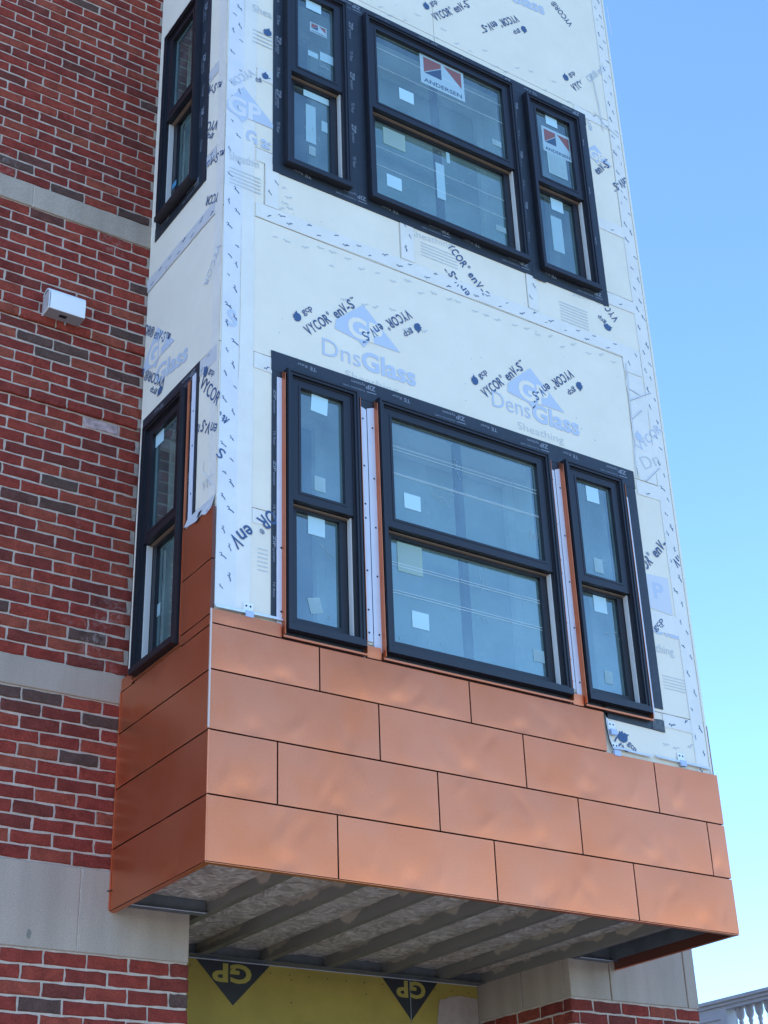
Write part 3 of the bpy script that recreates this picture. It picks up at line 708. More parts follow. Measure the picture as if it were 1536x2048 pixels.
def sticker(root, fr, g, kind, u, w_, su, sw, dd, ang=0):
    """kind: blank / form / logo; u,w_ = lower left corner in metres"""
    mb = MB(); ca, sa = math.cos(R(ang)), math.sin(R(ang))
    T = lambda x, y: (u+x*ca-y*sa, w_+x*sa+y*ca)
    base = {'blank': M_STICK, 'form': mat('form_sticker', (.30, .44, .46), .6), 'logo': mat('logo_sticker', (.36, .50, .55), .55), 'yellow': mat('yellowish_sticker', (.30, .42, .37), .6), 'wrap': mat('paper_wrap', (.32, .50, .56), .7)}[kind]
    mb.prism(fr, [T(0, 0), T(su, 0), T(su, sw), T(0, sw)], dd, dd+.0008, base)
    e = dd+.0016
    def q(x0, x1, y0, y1, m): mb.add([fr(*T(x, y), e) for x, y in ((x0, y0), (x1, y0), (x1, y1), (x0, y1))], [(0, 1, 2, 3)], m)
    if kind == 'form':
        for k in range(5): q(.12*su, .52*su, sw*(.12+.17*k), sw*(.12+.17*k)+.09*sw, M_STICKP)
        q(.62*su, .88*su, .12*sw, .32*sw, M_STICKP); mb.disc(fr, *T(.75*su, .55*sw), e, .12*su, M_STICKP)
    if kind == 'yellow':
        for k in range(7): q(.1*su, .9*su, sw*(.1+.12*k), sw*(.1+.12*k)+.03*sw, M_STICKP)
    if kind == 'logo':
        def tri(P, m): mb.add([fr(*T(x*su, y*sw), e) for x, y in P], [tuple(range(len(P)))], m)
        tri([(.09, .38), (.48, .38), (.48, .74)], M_NAVY); tri([(.08, .40), (.48, .77), (.48, .90), (.08, .90)], M_RED)
        tri([(.54, .90), (.94, .90), (.94, .40)], M_RED)
        text(mb, fr, 'ANDERSEN', T(.07*su, .08*sw), .86*su, ang, .13*sw, M_NAVY, d=e, bold=.01)
    mb.build('sticker', root)
def film(root, fr, g, ys, dd):
    mb = MB()
    for y in ys: mb.box(fr, g[0], g[1], y, y+.0022, dd, dd+.0006, M_FILM)
    mb.build('film_edge', root)
WROOT = []
WM, WMU, WMS, WMSU = 5.125, 7.915, 5.11, 7.89
root, gu, gl = window(FRONT, WINS_F['LL'], WM); WROOT.append((root, 'LL'))
def st(root, fr, kind, bl, br, tl, up_, ang=0):
    """sticker from pixel corners bl, br, tl on the pane's plane"""
    dd = .006 if up_ else -.042
    a, b, c = fr.px(*bl, dd), fr.px(*br, dd), fr.px(*tl, dd)
    al = math.degrees(math.atan2(b[1]-a[1], b[0]-a[0])) if ang else 0
    sticker(root, fr, None, kind, a[0], a[1], math.hypot(b[0]-a[0], b[1]-a[1]), math.hypot(c[0]-a[0], c[1]-a[1]), dd, al)
st(root, FRONT, 'blank', (621, 820), (654, 833), (624, 787), 1, 1); st(root, FRONT, 'form', (629, 980), (651, 987), (628, 951), 1)
st(root, FRONT, 'blank', (616, 1067), (650, 1077), (616, 1031), 0); st(root, FRONT, 'form', (622, 1228), (647, 1227), (617, 1196), 0, 1)
root, gu, gl = window(FRONT, WINS_F['LC'], WM); WROOT.append((root, 'LC'))
st(root, FRONT, 'blank', (809, 1015), (842, 1026), (809, 985), 1); st(root, FRONT, 'yellow', (796, 1141), (846, 1154), (795, 1083), 0)
st(root, FRONT, 'blank', (825, 1254), (859, 1265), (825, 1221), 0); st(root, FRONT, 'form', (1068, 1322), (1090, 1328), (1064, 1297), 0)
film(root, FRONT, gu, (gu[3]-.165, gu[3]-.185, gu[3]-.325, gu[3]-.332), .0065); film(root, FRONT, gl, (gl[3]-.13, gl[3]-.145, gl[3]-.285, gl[3]-.30), -.0415)
root, gu, gl = window(FRONT, WINS_F['LR'], WM); WROOT.append((root, 'LR'))
st(root, FRONT, 'blank', (1174, 1001), (1199, 1008), (1169, 970), 1); st(root, FRONT, 'form', (1190, 1143), (1207, 1146), (1188, 1115), 1)
st(root, FRONT, 'blank', (1189, 1222), (1215, 1228), (1187, 1190), 0); st(root, FRONT, 'form', (1211, 1366), (1227, 1370), (1207, 1340), 0)
root, gu, gl = window(FRONT, WINS_F['UL'], WMU); WROOT.append((root, 'UL'))
st(root, FRONT, 'blank', (612, 15), (642, 27), (616, -14), 1)
st(root, FRONT, 'logo', (620, 62), (653, 80), (618, 42), 1); st(root, FRONT, 'wrap', (616, 110), (636, 120), (617, 100), 1)
st(root, FRONT, 'wrap', (640, 120), (668, 140), (640, 103), 1, 0); st(root, FRONT, 'wrap', (612, 282), (632, 292), (607, 205), 0)
st(root, FRONT, 'blank', (607, 190), (665, 216), (607, 178), 0); st(root, FRONT, 'wrap', (643, 262), (655, 268), (640, 240), 0); st(root, FRONT, 'form', (618, 308), (631, 314), (617, 290), 0)
root, gu, gl = window(FRONT, WINS_F['UC'], WMU); WROOT.append((root, 'UC'))
st(root, FRONT, 'logo', (842, 164), (930, 202), (836, 103), 1); st(root, FRONT, 'blank', (799, 197), (828, 210), (797, 174), 1)
st(root, FRONT, 'form', (985, 288), (1003, 297), (982, 276), 1); st(root, FRONT, 'yellow', (767, 286), (811, 306), (764, 252), 0)
st(root, FRONT, 'blank', (774, 371), (804, 383), (772, 346), 0); st(root, FRONT, 'form', (993, 460), (1013, 468), (990, 448), 0)
st(root, FRONT, 'wrap', (875, 395), (892, 406), (873, 325), 0); st(root, FRONT, 'wrap', (893, 325), (900, 330), (890, 303), 0)
film(root, FRONT, gu, (gu[3]-.13, gu[3]-.28), .0065); film(root, FRONT, gl, (gl[3]-.20, gl[3]-.34), -.0415)
root, gu, gl = window(FRONT, WINS_F['UR'], WMU); WROOT.append((root, 'UR'))
st(root, FRONT, 'blank', (1092, 247), (1115, 259), (1089, 226), 1); st(root, FRONT, 'logo', (1087, 300), (1144, 322), (1082, 250), 1)
st(root, FRONT, 'form', (1098, 345), (1136, 361), (1097, 305), 1); st(root, FRONT, 'blank', (1103, 418), (1127, 427), (1101, 392), 0); st(root, FRONT, 'wrap', (1108, 500), (1130, 508), (1105, 432), 0)
root, gu, gl = window(SIDE, WINS_S['LS'], WMS); WROOT.append((root, 'LS'))
st(root, SIDE, 'blank', (311, 897), (327, 885), (313, 862), 1); st(root, SIDE, 'form', (307, 1240), (320, 1230), (309, 1215), 0)
root, gu, gl = window(SIDE, WINS_S['US'], WMSU); WROOT.append((root, 'US'))
mb = MB(); q = sp(350, 372, .05); mb.box(SIDE, q[0]-.02, q[0]+.03, q[1]-.015, q[1]+.02, .0565, .058, M_WRAP); mb.build('blue_tape_tab', root)

def scratches(root, d, items, seed):
    mb = MB(); rg = random.Random(seed)
    for (px_, py_, n_, spread, ln, an) in items:
        c = FRONT.px(px_, py_, d)
        for k in range(n_):
            a = R(an+rg.uniform(-25, 25)); l = ln*rg.uniform(.3, 1); x, y = c[0]+rg.gauss(0, spread), c[1]+rg.gauss(0, spread*.7)
            mid = (x+l*.5*math.cos(a)+rg.uniform(-.004, .004), y+l*.5*math.sin(a)+rg.uniform(-.004, .004))
            stroke(mb, FRONT, [(x, y), mid, (x+l*math.cos(a+.2), y+l*math.sin(a+.2))], rg.uniform(.0012, .003), mat('dust_smear', (.34, .46, .50), .7), d)
    mb.build('dust_smear', root, kind='stuff')
for rt_, a_ in WROOT:
    if a_ == 'LC':
        scratches(rt_, .0065, [(880, 985, 16, .035, .05, -35), (1065, 1075, 18, .03, .04, 60), (910, 930, 7, .03, .05, -60), (860, 1040, 6, .05, .03, 0)], 1)
        scratches(rt_, -.041, [(955, 1160, 12, .05, .03, 70), (965, 1235, 8, .02, .03, -50), (875, 1290, 9, .10, .03, 80), (990, 1340, 10, .1, .02, 0)], 2)
    if a_ == 'UC': scratches(rt_, -.041, [(970, 445, 4, .01, .09, 88), (900, 340, 8, .08, .02, 0), (850, 400, 8, .10, .02, 40)], 3)
    if a_ == 'LL': scratches(rt_, -.041, [(645, 1090, 5, .02, .06, -55), (650, 1240, 6, .04, .02, 0)], 4)
    if a_ == 'UL': scratches(rt_, .0065, [(640, 130, 10, .03, .05, -30)], 5); scratches(rt_, -.041, [(620, 270, 10, .03, .06, 75)], 6)
    if a_ == 'LR': scratches(rt_, .0065, [(1205, 1125, 9, .02, .03, 50)], 7); scratches(rt_, -.041, [(1220, 1270, 8, .03, .02, 20)], 8)

# ------------------------------------------------------------------ metal trims round the lower windows
def strip(fr, u0, u1, w0, w1, holes=(), top_slant=0.0, name='flashing_strip'):
    mb = MB(); mb.prism(fr, [(u0, w0), (u1, w0), (u1, w1+top_slant), (u0, w1)], .006, .0085, M_PRIMER)
    for hz_ in holes: mb.disc(fr, (u0+u1)/2+.004, hz_, .0092, .0058, M_BLACK)
    mb.build(name, BAY)
def fin(fr, u, w0, w1, d1=.042, th=.003, slant=.03):
    mb = MB(); P = [fr(u, w0, .0086), fr(u, w0, d1), fr(u, w1, d1), fr(u, w1+slant, .0086)]; Q = [fr(u+th, w0, .0086), fr(u+th, w0, d1), fr(u+th, w1, d1), fr(u+th, w1+slant, .0086)]
    mb.add(P+Q, [(0, 1, 2, 3), (7, 6, 5, 4), (0, 4, 5, 1), (1, 5, 6, 2), (2, 6, 7, 3), (3, 7, 4, 0)], M_COPPER); mb.build('copper_fin', BAY)
screws = [4.52, 4.77, 5.06, 5.38, 5.62]
zb, zt_ = 4.425, 5.80
strip(FRONT, .319, .358, zb, zt_-.015, [4.50, 4.83]); fin(FRONT, .346, zb-.045, zt_)
for a, b in ((.795, .905), (2.052, 2.146)):
    m_ = (a+b)/2; strip(FRONT, a, m_-.002, zb+.03, zt_-.02, [4.5, 4.62, 4.83, 5.12, 5.2, 5.42, 5.70], -.02); strip(FRONT, m_+.003, b, zb-.015, zt_-.03, [4.50, 4.81, 5.08, 5.36, 5.66], .02)
    fin(FRONT, a-.004, zb-.045, zt_); fin(FRONT, b-.009, zb-.045, zt_)
fin(FRONT, 2.595, zb-.045, zt_); strip(FRONT, 2.60, 2.64, zb-.01, zt_-.03, [4.48, 4.8, 5.1, 5.4], -.03)
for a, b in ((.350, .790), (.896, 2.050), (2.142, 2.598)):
    mb = MB(); mb.box(FRONT, a, b, 4.366, 4.432, .0050, .0095, M_BLACKT); mb.build('sill_gap_shade', BAY)  # black strip painting in the shade of the gap below each window
def sill(fr, u0, u1, w_, d1=.034):
    mb = MB(); th = .003
    mb.box(fr, u0, u1, w_-th, w_, .0, d1, M_COPPER); mb.box(fr, u0, u1, w_-.010, w_-th-.0002, d1-.003, d1, M_COPPER); mb.build('copper_sill', BAY)
sill(FRONT, .342, .797, 4.376); sill(FRONT, .890, 2.056, 4.376); sill(FRONT, 2.138, 2.602, 4.376); sill(SIDE, -.80, -.290, 4.378, .022)
strip(SIDE, -.277, -.238, 4.985, 5.84, [5.15, 5.42, 5.62]); fin(SIDE, -.295, 4.38, 5.80, d1=.024); fin(SIDE, -.80, 4.38, 5.75, d1=.024)

# ------------------------------------------------------------------ copper panels
rngC = random.Random(21)
def panel(fr, pts, seed, d=.020, name='copper_panel', bulge=.0042, nu=26, nw=10, wrap=0):
    """pts = u0,u1,w0,w1; sheet with folded edges, lower edge standing proud of the panel below"""
    u0, u1, w0, w1 = pts; rg = random.Random(seed); g = .0038; dents = [(u0+(u1-u0)*rg.uniform(.12, .88), w0+(w1-w0)*rg.choice([rg.uniform(.1, .35), rg.uniform(.2, .8)]), rg.uniform(-1, 1), rg.uniform(.018, .035), rg.uniform(.05, .10), rg.choice([-1, 1])*rg.uniform(.0006, .0019)) for _ in range(int(1+(u1-u0)*5))]
    ph = [rg.uniform(0, 6.28) for _ in range(6)]; am = rg.uniform(.7, 1.25)
    def df(i, j, u, w_):
        dn = 0
        for (cu, cw, t, a1, a2, h) in dents:
            x = (u-cu)*math.cos(t)+(w_-cw)*math.sin(t); y = -(u-cu)*math.sin(t)+(w_-cw)*math.cos(t)
            dn += h*math.exp(-(x/a1)**2-(y/a2)**2)
        ed = min(1, min(i, 1-i)*7)*min(1, min(j, 1-j)*3.5+.0)
        k = math.sin(math.pi*min(1, max(0, i)))**.5*math.sin(math.pi*j)
        oil = .42*math.sin(u*5.1+ph[0]+1.0*math.sin(w_*6))+.14*math.sin(u*11+w_*8+ph[1])
        # pucker where the sheet is pinned along its lower edge
        pin = math.exp(-((u-(u0+(u1-u0)*(.25+.5*((seed*37) % 10)/10)))/.05)**2)*math.exp(-((j-.12)/.16)**2)
        return d+bulge*am*k*(.55+.6*oil)+.0022*max(0, 1-j*2.2)**2*ed - .0042*pin + dn*min(1, 6*min(i, 1-i))*min(1, 5*min(j, 1-j))
    mb = MB(); mb.grid(fr, u0+g, u1-g, w0+g, w1-g, nu, nw, df, M_COPPER)
    # returns (folded edges)
    e = .010
    def ret(P): 
        n = len(P); V = [fr(*p) for p in P]+[fr(p[0], p[1], .004) for p in P]
        mb.add(V, [(k, n+k, n+k+1, k+1) for k in range(n-1)], M_COPIN)
    N = lambda i, j: (u0+g+(u1-u0-2*g)*i/nu, w0+g+(w1-w0-2*g)*j/nw)
    for L_ in ([(i, 0) for i in range(nu+1)], [(nu, j) for j in range(nw+1)], [(i, nw) for i in range(nu, -1, -1)], [(0, j) for j in range(nw, -1, -1)]):
        ret([(*N(i, j), df(i/nu, j/nw, *N(i, j))) for i, j in L_])
    return mb.build(name, BAY, smooth=True)
ZR = [3.293, 3.579, 3.865, 4.142, 4.432]
joints = [[-.022, .621, 1.483, 2.35, 3.034], [-.022, .318, 1.176, 2.027, 2.904, 3.034], [-.022, .858, 1.708, 2.575, 3.034], [-.022, .539, 1.395, 2.262]]
sd_ = 100
for r_ in range(4):
    for a, b in zip(joints[r_][:-1], joints[r_][1:]):
        sd_ += 1; zt = ZR[r_+1]
        if r_ == 3: # top course is cut back beneath the window sills
            for (p, q, t) in ((a, b, 4.362),): panel(FRONT, (a, b, ZR[r_], 4.362), sd_, nu=int(12+(b-a)*56), nw=16)
        else: panel(FRONT, (a, b, ZR[r_], zt), sd_, nu=int(12+(b-a)*56), nw=16)
panel(FRONT, (-.022, .342, 4.362, 4.436), 150, nu=10, nw=4, bulge=.001); panel(FRONT, (.800, .888, 4.362, 4.43), 151, nu=4, nw=4, bulge=.001); panel(FRONT, (2.058, 2.136, 4.362, 4.43), 152, nu=4, nw=4, bulge=.001)
# dark under-layer seen in the joints
mb = MB(); mb.box(FRONT, -.015, 3.028, 3.31, 4.140, .0, .004, M_SHADOW); mb.box(FRONT, -.015, 2.258, 4.1402, 4.36, .0, .004, M_SHADOW)
mb.box(SIDE, -D-.0, -.002, 3.31, 4.36, .0, .004, M_SHADOW); mb.box(SIDE, -.28, -.002, 4.3602, 4.94, .0, .004, M_SHADOW); mb.build('panel_underlay', BAY)
ZS = [3.293, 3.579, 3.865, 4.142, 4.412, 4.688, 4.965]
for k in range(6):
    sd_ += 1
    if k < 3: panel(SIDE, (-D-.01, .020, ZS[k], ZS[k+1]), sd_, nu=50, nw=16, bulge=.0022)
    elif k == 3: panel(SIDE, (-D-.01, .020, 4.142, 4.358), sd_, nu=50, nw=16, bulge=.0022); panel(SIDE, (-.290, .020, 4.358, 4.412), 160, nu=8, nw=3, bulge=.0008); panel(SIDE, (-D-.01, -.80, 4.358, 4.43), 161, nu=4, nw=3, bulge=.0004)
    elif k == 4: panel(SIDE, (-.292, .010, ZS[k], ZS[k+1]), sd_, nu=10, bulge=.001)
    else: # last one is cut along its slope
        panel(SIDE, (-.292, .010, ZS[k], ZS[k+1]), sd_, nu=10, bulge=.001)
for k in range(4): panel(EAST, (.0, D-.0, ZR[k], ZR[k+1]-.002), 170+k, nu=8, nw=4, d=.002)
# corner folds: rounded, catch the light
def corner(z0, z1, r=.007, m=None, cx=-.0205, cy=-.0205, name='copper_corner_fold'):
    mb = MB(); P = []
    for k in range(7):
        a = R(180+90*k/6); P.append((cx+r+r*math.cos(a), cy+r+r*math.sin(a)))
    mb.add([(x-.003, y-.003, z0) for x, y in P]+[(x-.003, y-.003, z1) for x, y in P], [(k, k+1, 8+k, 7+k) for k in range(6)], m or M_COPPER); mb.build(name, BAY, smooth=True)
for k in range(4): corner(ZR[k]+.002, ZR[k+1]-.003, m=M_COPPER)
mb = MB(); mb.box(FRONT, -.027, -.020, 3.87, 4.43, .018, .026, mat('fold_highlight', (.62, .48, .40), .4, metal=.2)); mb.build('corner_edge_strip', BAY)  # pale colour paints a highlight along the upper corner fold
# bottom hem and inner face of the skirt
mb = MB(); mb.box(FRONT, -.02, 3.032, 3.2915, 3.2945, -.012, .016, M_COPPER); mb.box(FRONT, -.004, 3.014, 3.295, 3.50, -.010, -.0005, M_COPIN); mb.build('copper_hem', BAY)
mb = MB(); mb.box(SIDE, -D+.002, -.013, 3.2915, 3.2945, -.012, .016, M_COPPER); mb.box(SIDE, -D+.005, -.02, 3.295, 3.5, -.012, -.0005, M_COPIN)
mb.box(SIDE, -D+.002, -D+.012, 3.30, 4.36, .022, .0255, M_COPPER); mb.build('copper_hem', BAY)
mb = MB(); mb.box(EAST, .013, D-.004, 3.2915, 3.2945, -.02, .0, M_COPPER); mb.box(EAST, .02, D-.004, 3.295, 3.5, -.016, -.006, M_COPIN); mb.build('copper_hem', BAY)
# white membrane edge and clips over the top of the copper
mb = MB(); P = [fp(428, 1217), fp(480, 1228), fp(520, 1236), fp(565, 1246)]
mb.add([FRONT(u, w_, .024) for u, w_ in P]+[FRONT(u, w_+.022, .006) for u, w_ in P], [(k, k+1, 5+k, 4+k) for k in range(3)], M_WHITE)
mb.build('membrane_edge', BAY)
def clip(u, w_):
    mb = MB(); mb.box(FRONT, u-.024, u+.024, w_, w_+.046, .004, .0075, M_WHITE); mb.box(FRONT, u-.020, u+.020, w_-.03, w_-.0002, .010, .024, mat('clip_blue', (.42, .50, .68), .4))
    for s_ in (-.011, .011): mb.disc(FRONT, u+s_, w_+.03, .0082, .0055, M_BLACK)
    mb.build('fixing_clip', BAY)
q = fp(495, 1224); clip(q[0], q[1]-.004); q = fp(1216, 1445); clip(q[0]+.016, q[1]-.04); q = fp(1228, 1492); clip(q[0], q[1]-.03); q = fp(1361, 1520); clip(q[0], q[1]-.01)
# membrane edge at the exposed patch (right)
def edge_strip(pts, wd=.018):
    P = [fp(*p) for p in pts]; mb = MB(); mb.add([FRONT(u, w_, .022) for u, w_ in P]+[FRONT(u+.3*wd, w_+wd, .008) for u, w_ in P], [(k, k+1, len(P)+k+1, len(P)+k) for k in range(len(P)-1)], M_TAPE); mb.build('membrane_edge', BAY)
edge_strip([(1218, 1500), (1240, 1502), (1270, 1510), (1300, 1517)]); edge_strip([(1308, 1516), (1340, 1524), (1380, 1533), (1417, 1542)])
P = [fp(*p) for p in ((1204, 1412), (1208, 1450), (1214, 1480), (1222, 1500))]
mb = MB(); mb.add([FRONT(u-.004, w_, .024) for u, w_ in P]+[FRONT(u+.008, w_, .004) for u, w_ in P], [(k, k+1, 5+k, 4+k) for k in range(3)], M_GAP); mb.add([FRONT(u+.008, w_, .0045) for u, w_ in P]+[FRONT(u+.028, w_, .0045) for u, w_ in P], [(k, k+1, 5+k, 4+k) for k in range(3)], M_TAPE); mb.build('membrane_edge', BAY)
# side: torn membrane hanging over the copper
mb = MB(); P = [(-.284, 4.972), (-.20, 4.955), (-.16, 4.95), (-.10, 4.96), (-.06, 4.940), (-.004, 4.952)]
mb.add([SIDE(u, w_, .024) for u, w_ in P]+[SIDE(u, 5.03, .004) for u, w_ in P], [(k, k+1, 7+k, 6+k) for k in range(5)], MATS['membrane_side']); mb.add([SIDE(-.165, 4.936, .0265), SIDE(-.125, 4.95, .0265), SIDE(-.12, 5.0, .0125), SIDE(-.155, 5.0, .0125)], [(0, 1, 2, 3)], M_BLACKT); mb.build('membrane_flap', BAY)

# ------------------------------------------------------------------ underside: joists, tracks and insulation
def joist(x, y0, y1, z=3.33, h=.20, fl=.042):
    mb = MB(); P = lambda u, w_, d: (u, d, w_)
    mb.box(P, x, x+.003, z, z+h, y0, y1, M_STEEL); mb.box(P, x+.003, x+fl, z, z+.003, y0, y1, mat('joist_flange', (.17, .15, .12), .6, metal=.2, noise=.2, nscale=10)); mb.box(P, x+fl-.002, x+fl, z+.003, z+.014, y0, y1, M_STEEL)
    o = mb.build('floor_joist', BAY)
    g = MB()
    for yy in (.15+rngC.uniform(-.02, .02), 1.42+rngC.uniform(-.05, .05)):
        c = [(-.02, -.022), (.018, -.026), (.02, 0), (.028, .004), (.016, .024), (-.018, .028), (-.014, .004), (-.028, -.006)]
        if yy > y0 and yy < y1: g.add([(x-.0012, yy+a*1.1, z+.062+b*.8) for a, b in c], [tuple(range(8))], M_PAPER)
    for k in range(6): yy = rngC.uniform(y0+.1, y1-.1); g.add([(x-.0014, yy+.004*math.cos(t), z+rngC.uniform(.03, .09)+.004*math.sin(t)) for t in (0, 1.5, 3, 4.6)], [(0, 1, 2, 3)], M_PAPER)
    g.build('overspray_patch', o)
XJ = [.455, .825, 1.205, 1.600, 1.98, 2.36, 2.672]
for i, x in enumerate(XJ): joist(x, .012, 1.72)
mb = MB()
for a, b in zip([.30]+XJ, XJ): 
    if b-a > .1: mb.box(WORLD, a+.045, b-.002, 3.332, 3.46, 1.705, 1.71, M_TRACK)
mb.build('back_track', BAY)
mb = MB(); mb.box(WORLD, .40, 2.676, 3.326, 3.3285, 1.66, 1.748, M_TRACK); mb.box(WORLD, .40, 2.676, 3.3238, 3.3258, 1.742, 1.749, M_PRIMER); mb.build('back_track_flange', BAY)
mb = MB(); mb.box(WORLD, -.0, .452, 3.326, 3.42, .885, .89, M_TRACK); mb.box(WORLD, .0, .452, 3.323, 3.3258, .86, .925, M_TRACK); mb.box(WORLD, .0, .44, 3.3215, 3.3228, .862, .868, M_PRIMER); mb.build('rim_track', BAY)
mb = MB(); mb.box(WORLD, 2.72, 3.02, 3.330, 3.44, .885, .89, M_TRACK); mb.box(WORLD, 2.72, 2.96, 3.327, 3.3298, .86, .925, M_TRACK); mb.box(WORLD, 2.72, 2.95, 3.3252, 3.3268, .862, .868, M_PRIMER)
mb.box(WORLD, 2.955, 2.960, 3.33, 3.46, .05, .885, M_TRACK); mb.build('rim_track', BAY)
mb = MB(); mb.box(WORLD, .012, 3.0, 3.335, 3.5, .012, .016, M_TRACK); mb.build('front_track', BAY)
rgI = random.Random(5)
for a, b in zip([.015]+XJ, XJ+[2.95]):
    mb = MB(); nx, ny = 8, 34; x0, x1 = a+.006, b-.003; h0 = 3.388 if a > .1 else 3.385
    base = [[h0+(.010*math.sin(i*1.1+a*9)*math.cos(j*.5+a*5)+rgI.uniform(-.006, .006))*math.sin(math.pi*i/nx) for i in range(nx+1)] for j in range(ny+1)]
    y0, y1 = .02, (1.70 if (a > .4 and b < 2.7) else .88)
    if b > 2.7: continue
    mb.add([(x0+(x1-x0)*i/nx, y0+(y1-y0)*j/ny, base[j][i]) for j in range(ny+1) for i in range(nx+1)], [(j*(nx+1)+i, (j+1)*(nx+1)+i, (j+1)*(nx+1)+i+1, j*(nx+1)+i+1) for j in range(ny) for i in range(nx)], M_WOOL)
    mb.build('insulation_batt', BAY, smooth=True)
mb = MB(); mb.box(WORLD, .0, 3.02, 3.535, 3.60, .02, 1.74, M_GAP); mb.box(WORLD, 2.964, 3.0, 3.40, 3.5, .03, .88, M_GAP); mb.build('subfloor', BAY)
mb = MB(); mb.box(WORLD, .40, .4545, 3.36, 3.53, .93, 1.70, M_WOOL); mb.build('insulation_batt', BAY)
# cheek framing plank along the left skirt
mb = MB(); mb.box(WORLD, .0, .05, 3.330, 3.42, .03, .86, mat('weathered_wood', (.16, .125, .09), .85, noise=.3, nscale=12)); mb.build('edge_plank', BAY)

# ------------------------------------------------------------------ lettering on the boards
class Chunks:
    """each printed mark becomes an object of its own"""
    def __init__(s): s.c = [MB()]
    def mark(s): s.c.append(MB())
    def add(s, *a): s.c[-1].add(*a)
def put(key, fn):
    ch = Chunks(); fn(ch)
    for mb in ch.c:
        if mb.v: mb.build('printed_lettering', BOARDS[key])
def vy_px(mb, fr, a, ang, **k): vycor(mb, fr, fr.px(*a), ang, **k)
def f3(mb):
    gp_logo(mb, FRONT, fp(735, 655), .21, M_INKL, M_BOARD)
    mb.mark(); text(mb, FRONT, 'Dns', (.592, 6.02), .235, 0, .115, M_INKL, d=.0022, bold=-.004); text(mb, FRONT, 'Glass', (.835, 6.02), .345, 0, .118, M_INKL, d=.0022, bold=.03)
    mb.mark(); text(mb, FRONT, 'Sheathing', (.73, 5.925), .33, 0, .052, M_INKG, d=.0018, bold=-.01)
    vy_px(mb, FRONT, (618, 672), 45); vy_px(mb, FRONT, (814, 619), -139)
    q = fp(985, 812); text(mb, FRONT, 'Dens', (q[0], q[1]), .27, 0, .115, M_INKL, d=.0022, bold=-.004); text(mb, FRONT, 'Glass', (q[0]+.285, q[1]), .345, 0, .118, M_INKL, d=.0022, bold=.03)
    mb.mark(); text(mb, FRONT, 'Sheathing', (q[0]+.17, q[1]-.095), .33, 0, .052, M_INKG, d=.0018, bold=-.01)
    a_, b_, c_ = fp(725.7, 610), fp(735, 655), fp(1059.7, 736.6); gp_logo(mb, FRONT, (c_[0]+b_[0]-a_[0], c_[1]+b_[1]-a_[1]), .21, M_INKL, M_BOARD)
    vy_px(mb, FRONT, (972, 797), 45); vy_px(mb, FRONT, (1138, 738), -139)
    text_px(mb, FRONT, 'S', (455, 650), (474, 655), .10, M_INKL, d=.0035, bold=.03)
put(('F', 3, 0), f3)
def f31(mb):
    text_px(mb, FRONT, 'VYCOR', (1282, 905), (1324, 862), .06, M_INKL, d=.004); text_px(mb, FRONT, 'Dn', (1290, 940), (1322, 930), .09, M_INKG, d=.004, bold=-.01)
    leaf(mb, FRONT, fp(1276, 872), .03, 40, M_INKL, d=.004)
put(('F', 3, 1), f31)
seam = 6.77
def f4(mb):
    cl = lambda u, w_: 6.862 < w_ < 7.118
    p, q = fp(896, 474), fp(997, 612)
    a = fp(884, 470); ang = math.degrees(math.atan2(q[1]-p[1], q[0]-p[0]))
    mb.mark(); vline(mb, FRONT, 'YCOR® enV-S™', fp(893, 492), ang, .060, M_INKD, clip=lambda u, w_: w_ < 7.112)
    mb.mark(); vline(mb, FRONT, 'VYCOR® enV-S™', (fp(985, 655)[0]+.02, fp(985, 655)[1]), ang+180, .060, M_INKD, clip=lambda u, w_: w_ > 6.77)
    text_px(mb, FRONT, 'Sheathing', (823, 472), (905, 498), .05, M_INKG, d=.0018, bold=-.01)
    mb.mark()
    for k in range(5): stroke(mb, FRONT, [(1.26, 7.03-.022*k), (1.52, 7.03-.022*k)], .007, M_INKG, .0018)
put(('F', 4, 2), f4)
def f43(mb):
    mb.mark(); vline(mb, FRONT, 'VYCOR', fp(1238, 640), 132, .060, M_INKD, clip=lambda u, w_: w_ < 7.112)
    leaf(mb, FRONT, fp(1216, 655), .03, -40, M_INKD); text_px(mb, FRONT, 'gcp', (1212, 645), (1197, 630), .035, M_INKD, bold=.01)
    text_px(mb, FRONT, 'Sheathing', (1145, 592), (1200, 606), .045, M_INKG, d=.0018, bold=-.01)
    mb.mark()
    for k in range(7): stroke(mb, FRONT, [(2.28, 7.0-.022*k), (2.50, 7.0-.022*k)], .008, M_INKG, .0018)
put(('F', 4, 3), f43)
def f40(mb):
    text_px(mb, FRONT, 'Sheathin', (458, 318), (518, 338), .06, M_INKG, d=.0035, bold=0)
    mb.mark()
    for k in range(5): stroke(mb, FRONT, [(.03, 7.02-.025*k), (.22, 7.02-.025*k)], .008, M_INKG, .0035)
put(('F', 4, 0), f40)
def f50(mb):
    gp_logo(mb, FRONT, (.13, 7.50), .20, M_INKL, M_TAPE, d=.0035, umin=.006)
    text_px(mb, FRONT, 'Glass', (492, 285), (560, 310), .1, M_INKL, d=.0035, bold=.03, clip=lambda u, w_: u < .285 and w_ > 7.245) 
    text_px(mb, FRONT, 'gcp', (522, 160), (510, 157), .035, M_INKD, d=.0045, bold=.01); leaf(mb, FRONT, fp(530, 152), .025, 30, M_INKD, d=.0045)
    text_px(mb, FRONT, 'VYCOR', (500, 138), (455, 160), .05, M_INKL, d=.0045)
put(('F', 5, 0), f50)
def f60(mb):
    text_px(mb, FRONT, 'Shea', (505, 22), (543, 38), .06, M_INKG, d=.0035); leaf(mb, FRONT, fp(535, 65), .03, 20, M_INKD, d=.0045)
    mb.mark()
    for k in range(4): stroke(mb, FRONT, [(.16, 8.10-.03*k), (.285, 8.10-.03*k)], .008, M_INKG, .0035)
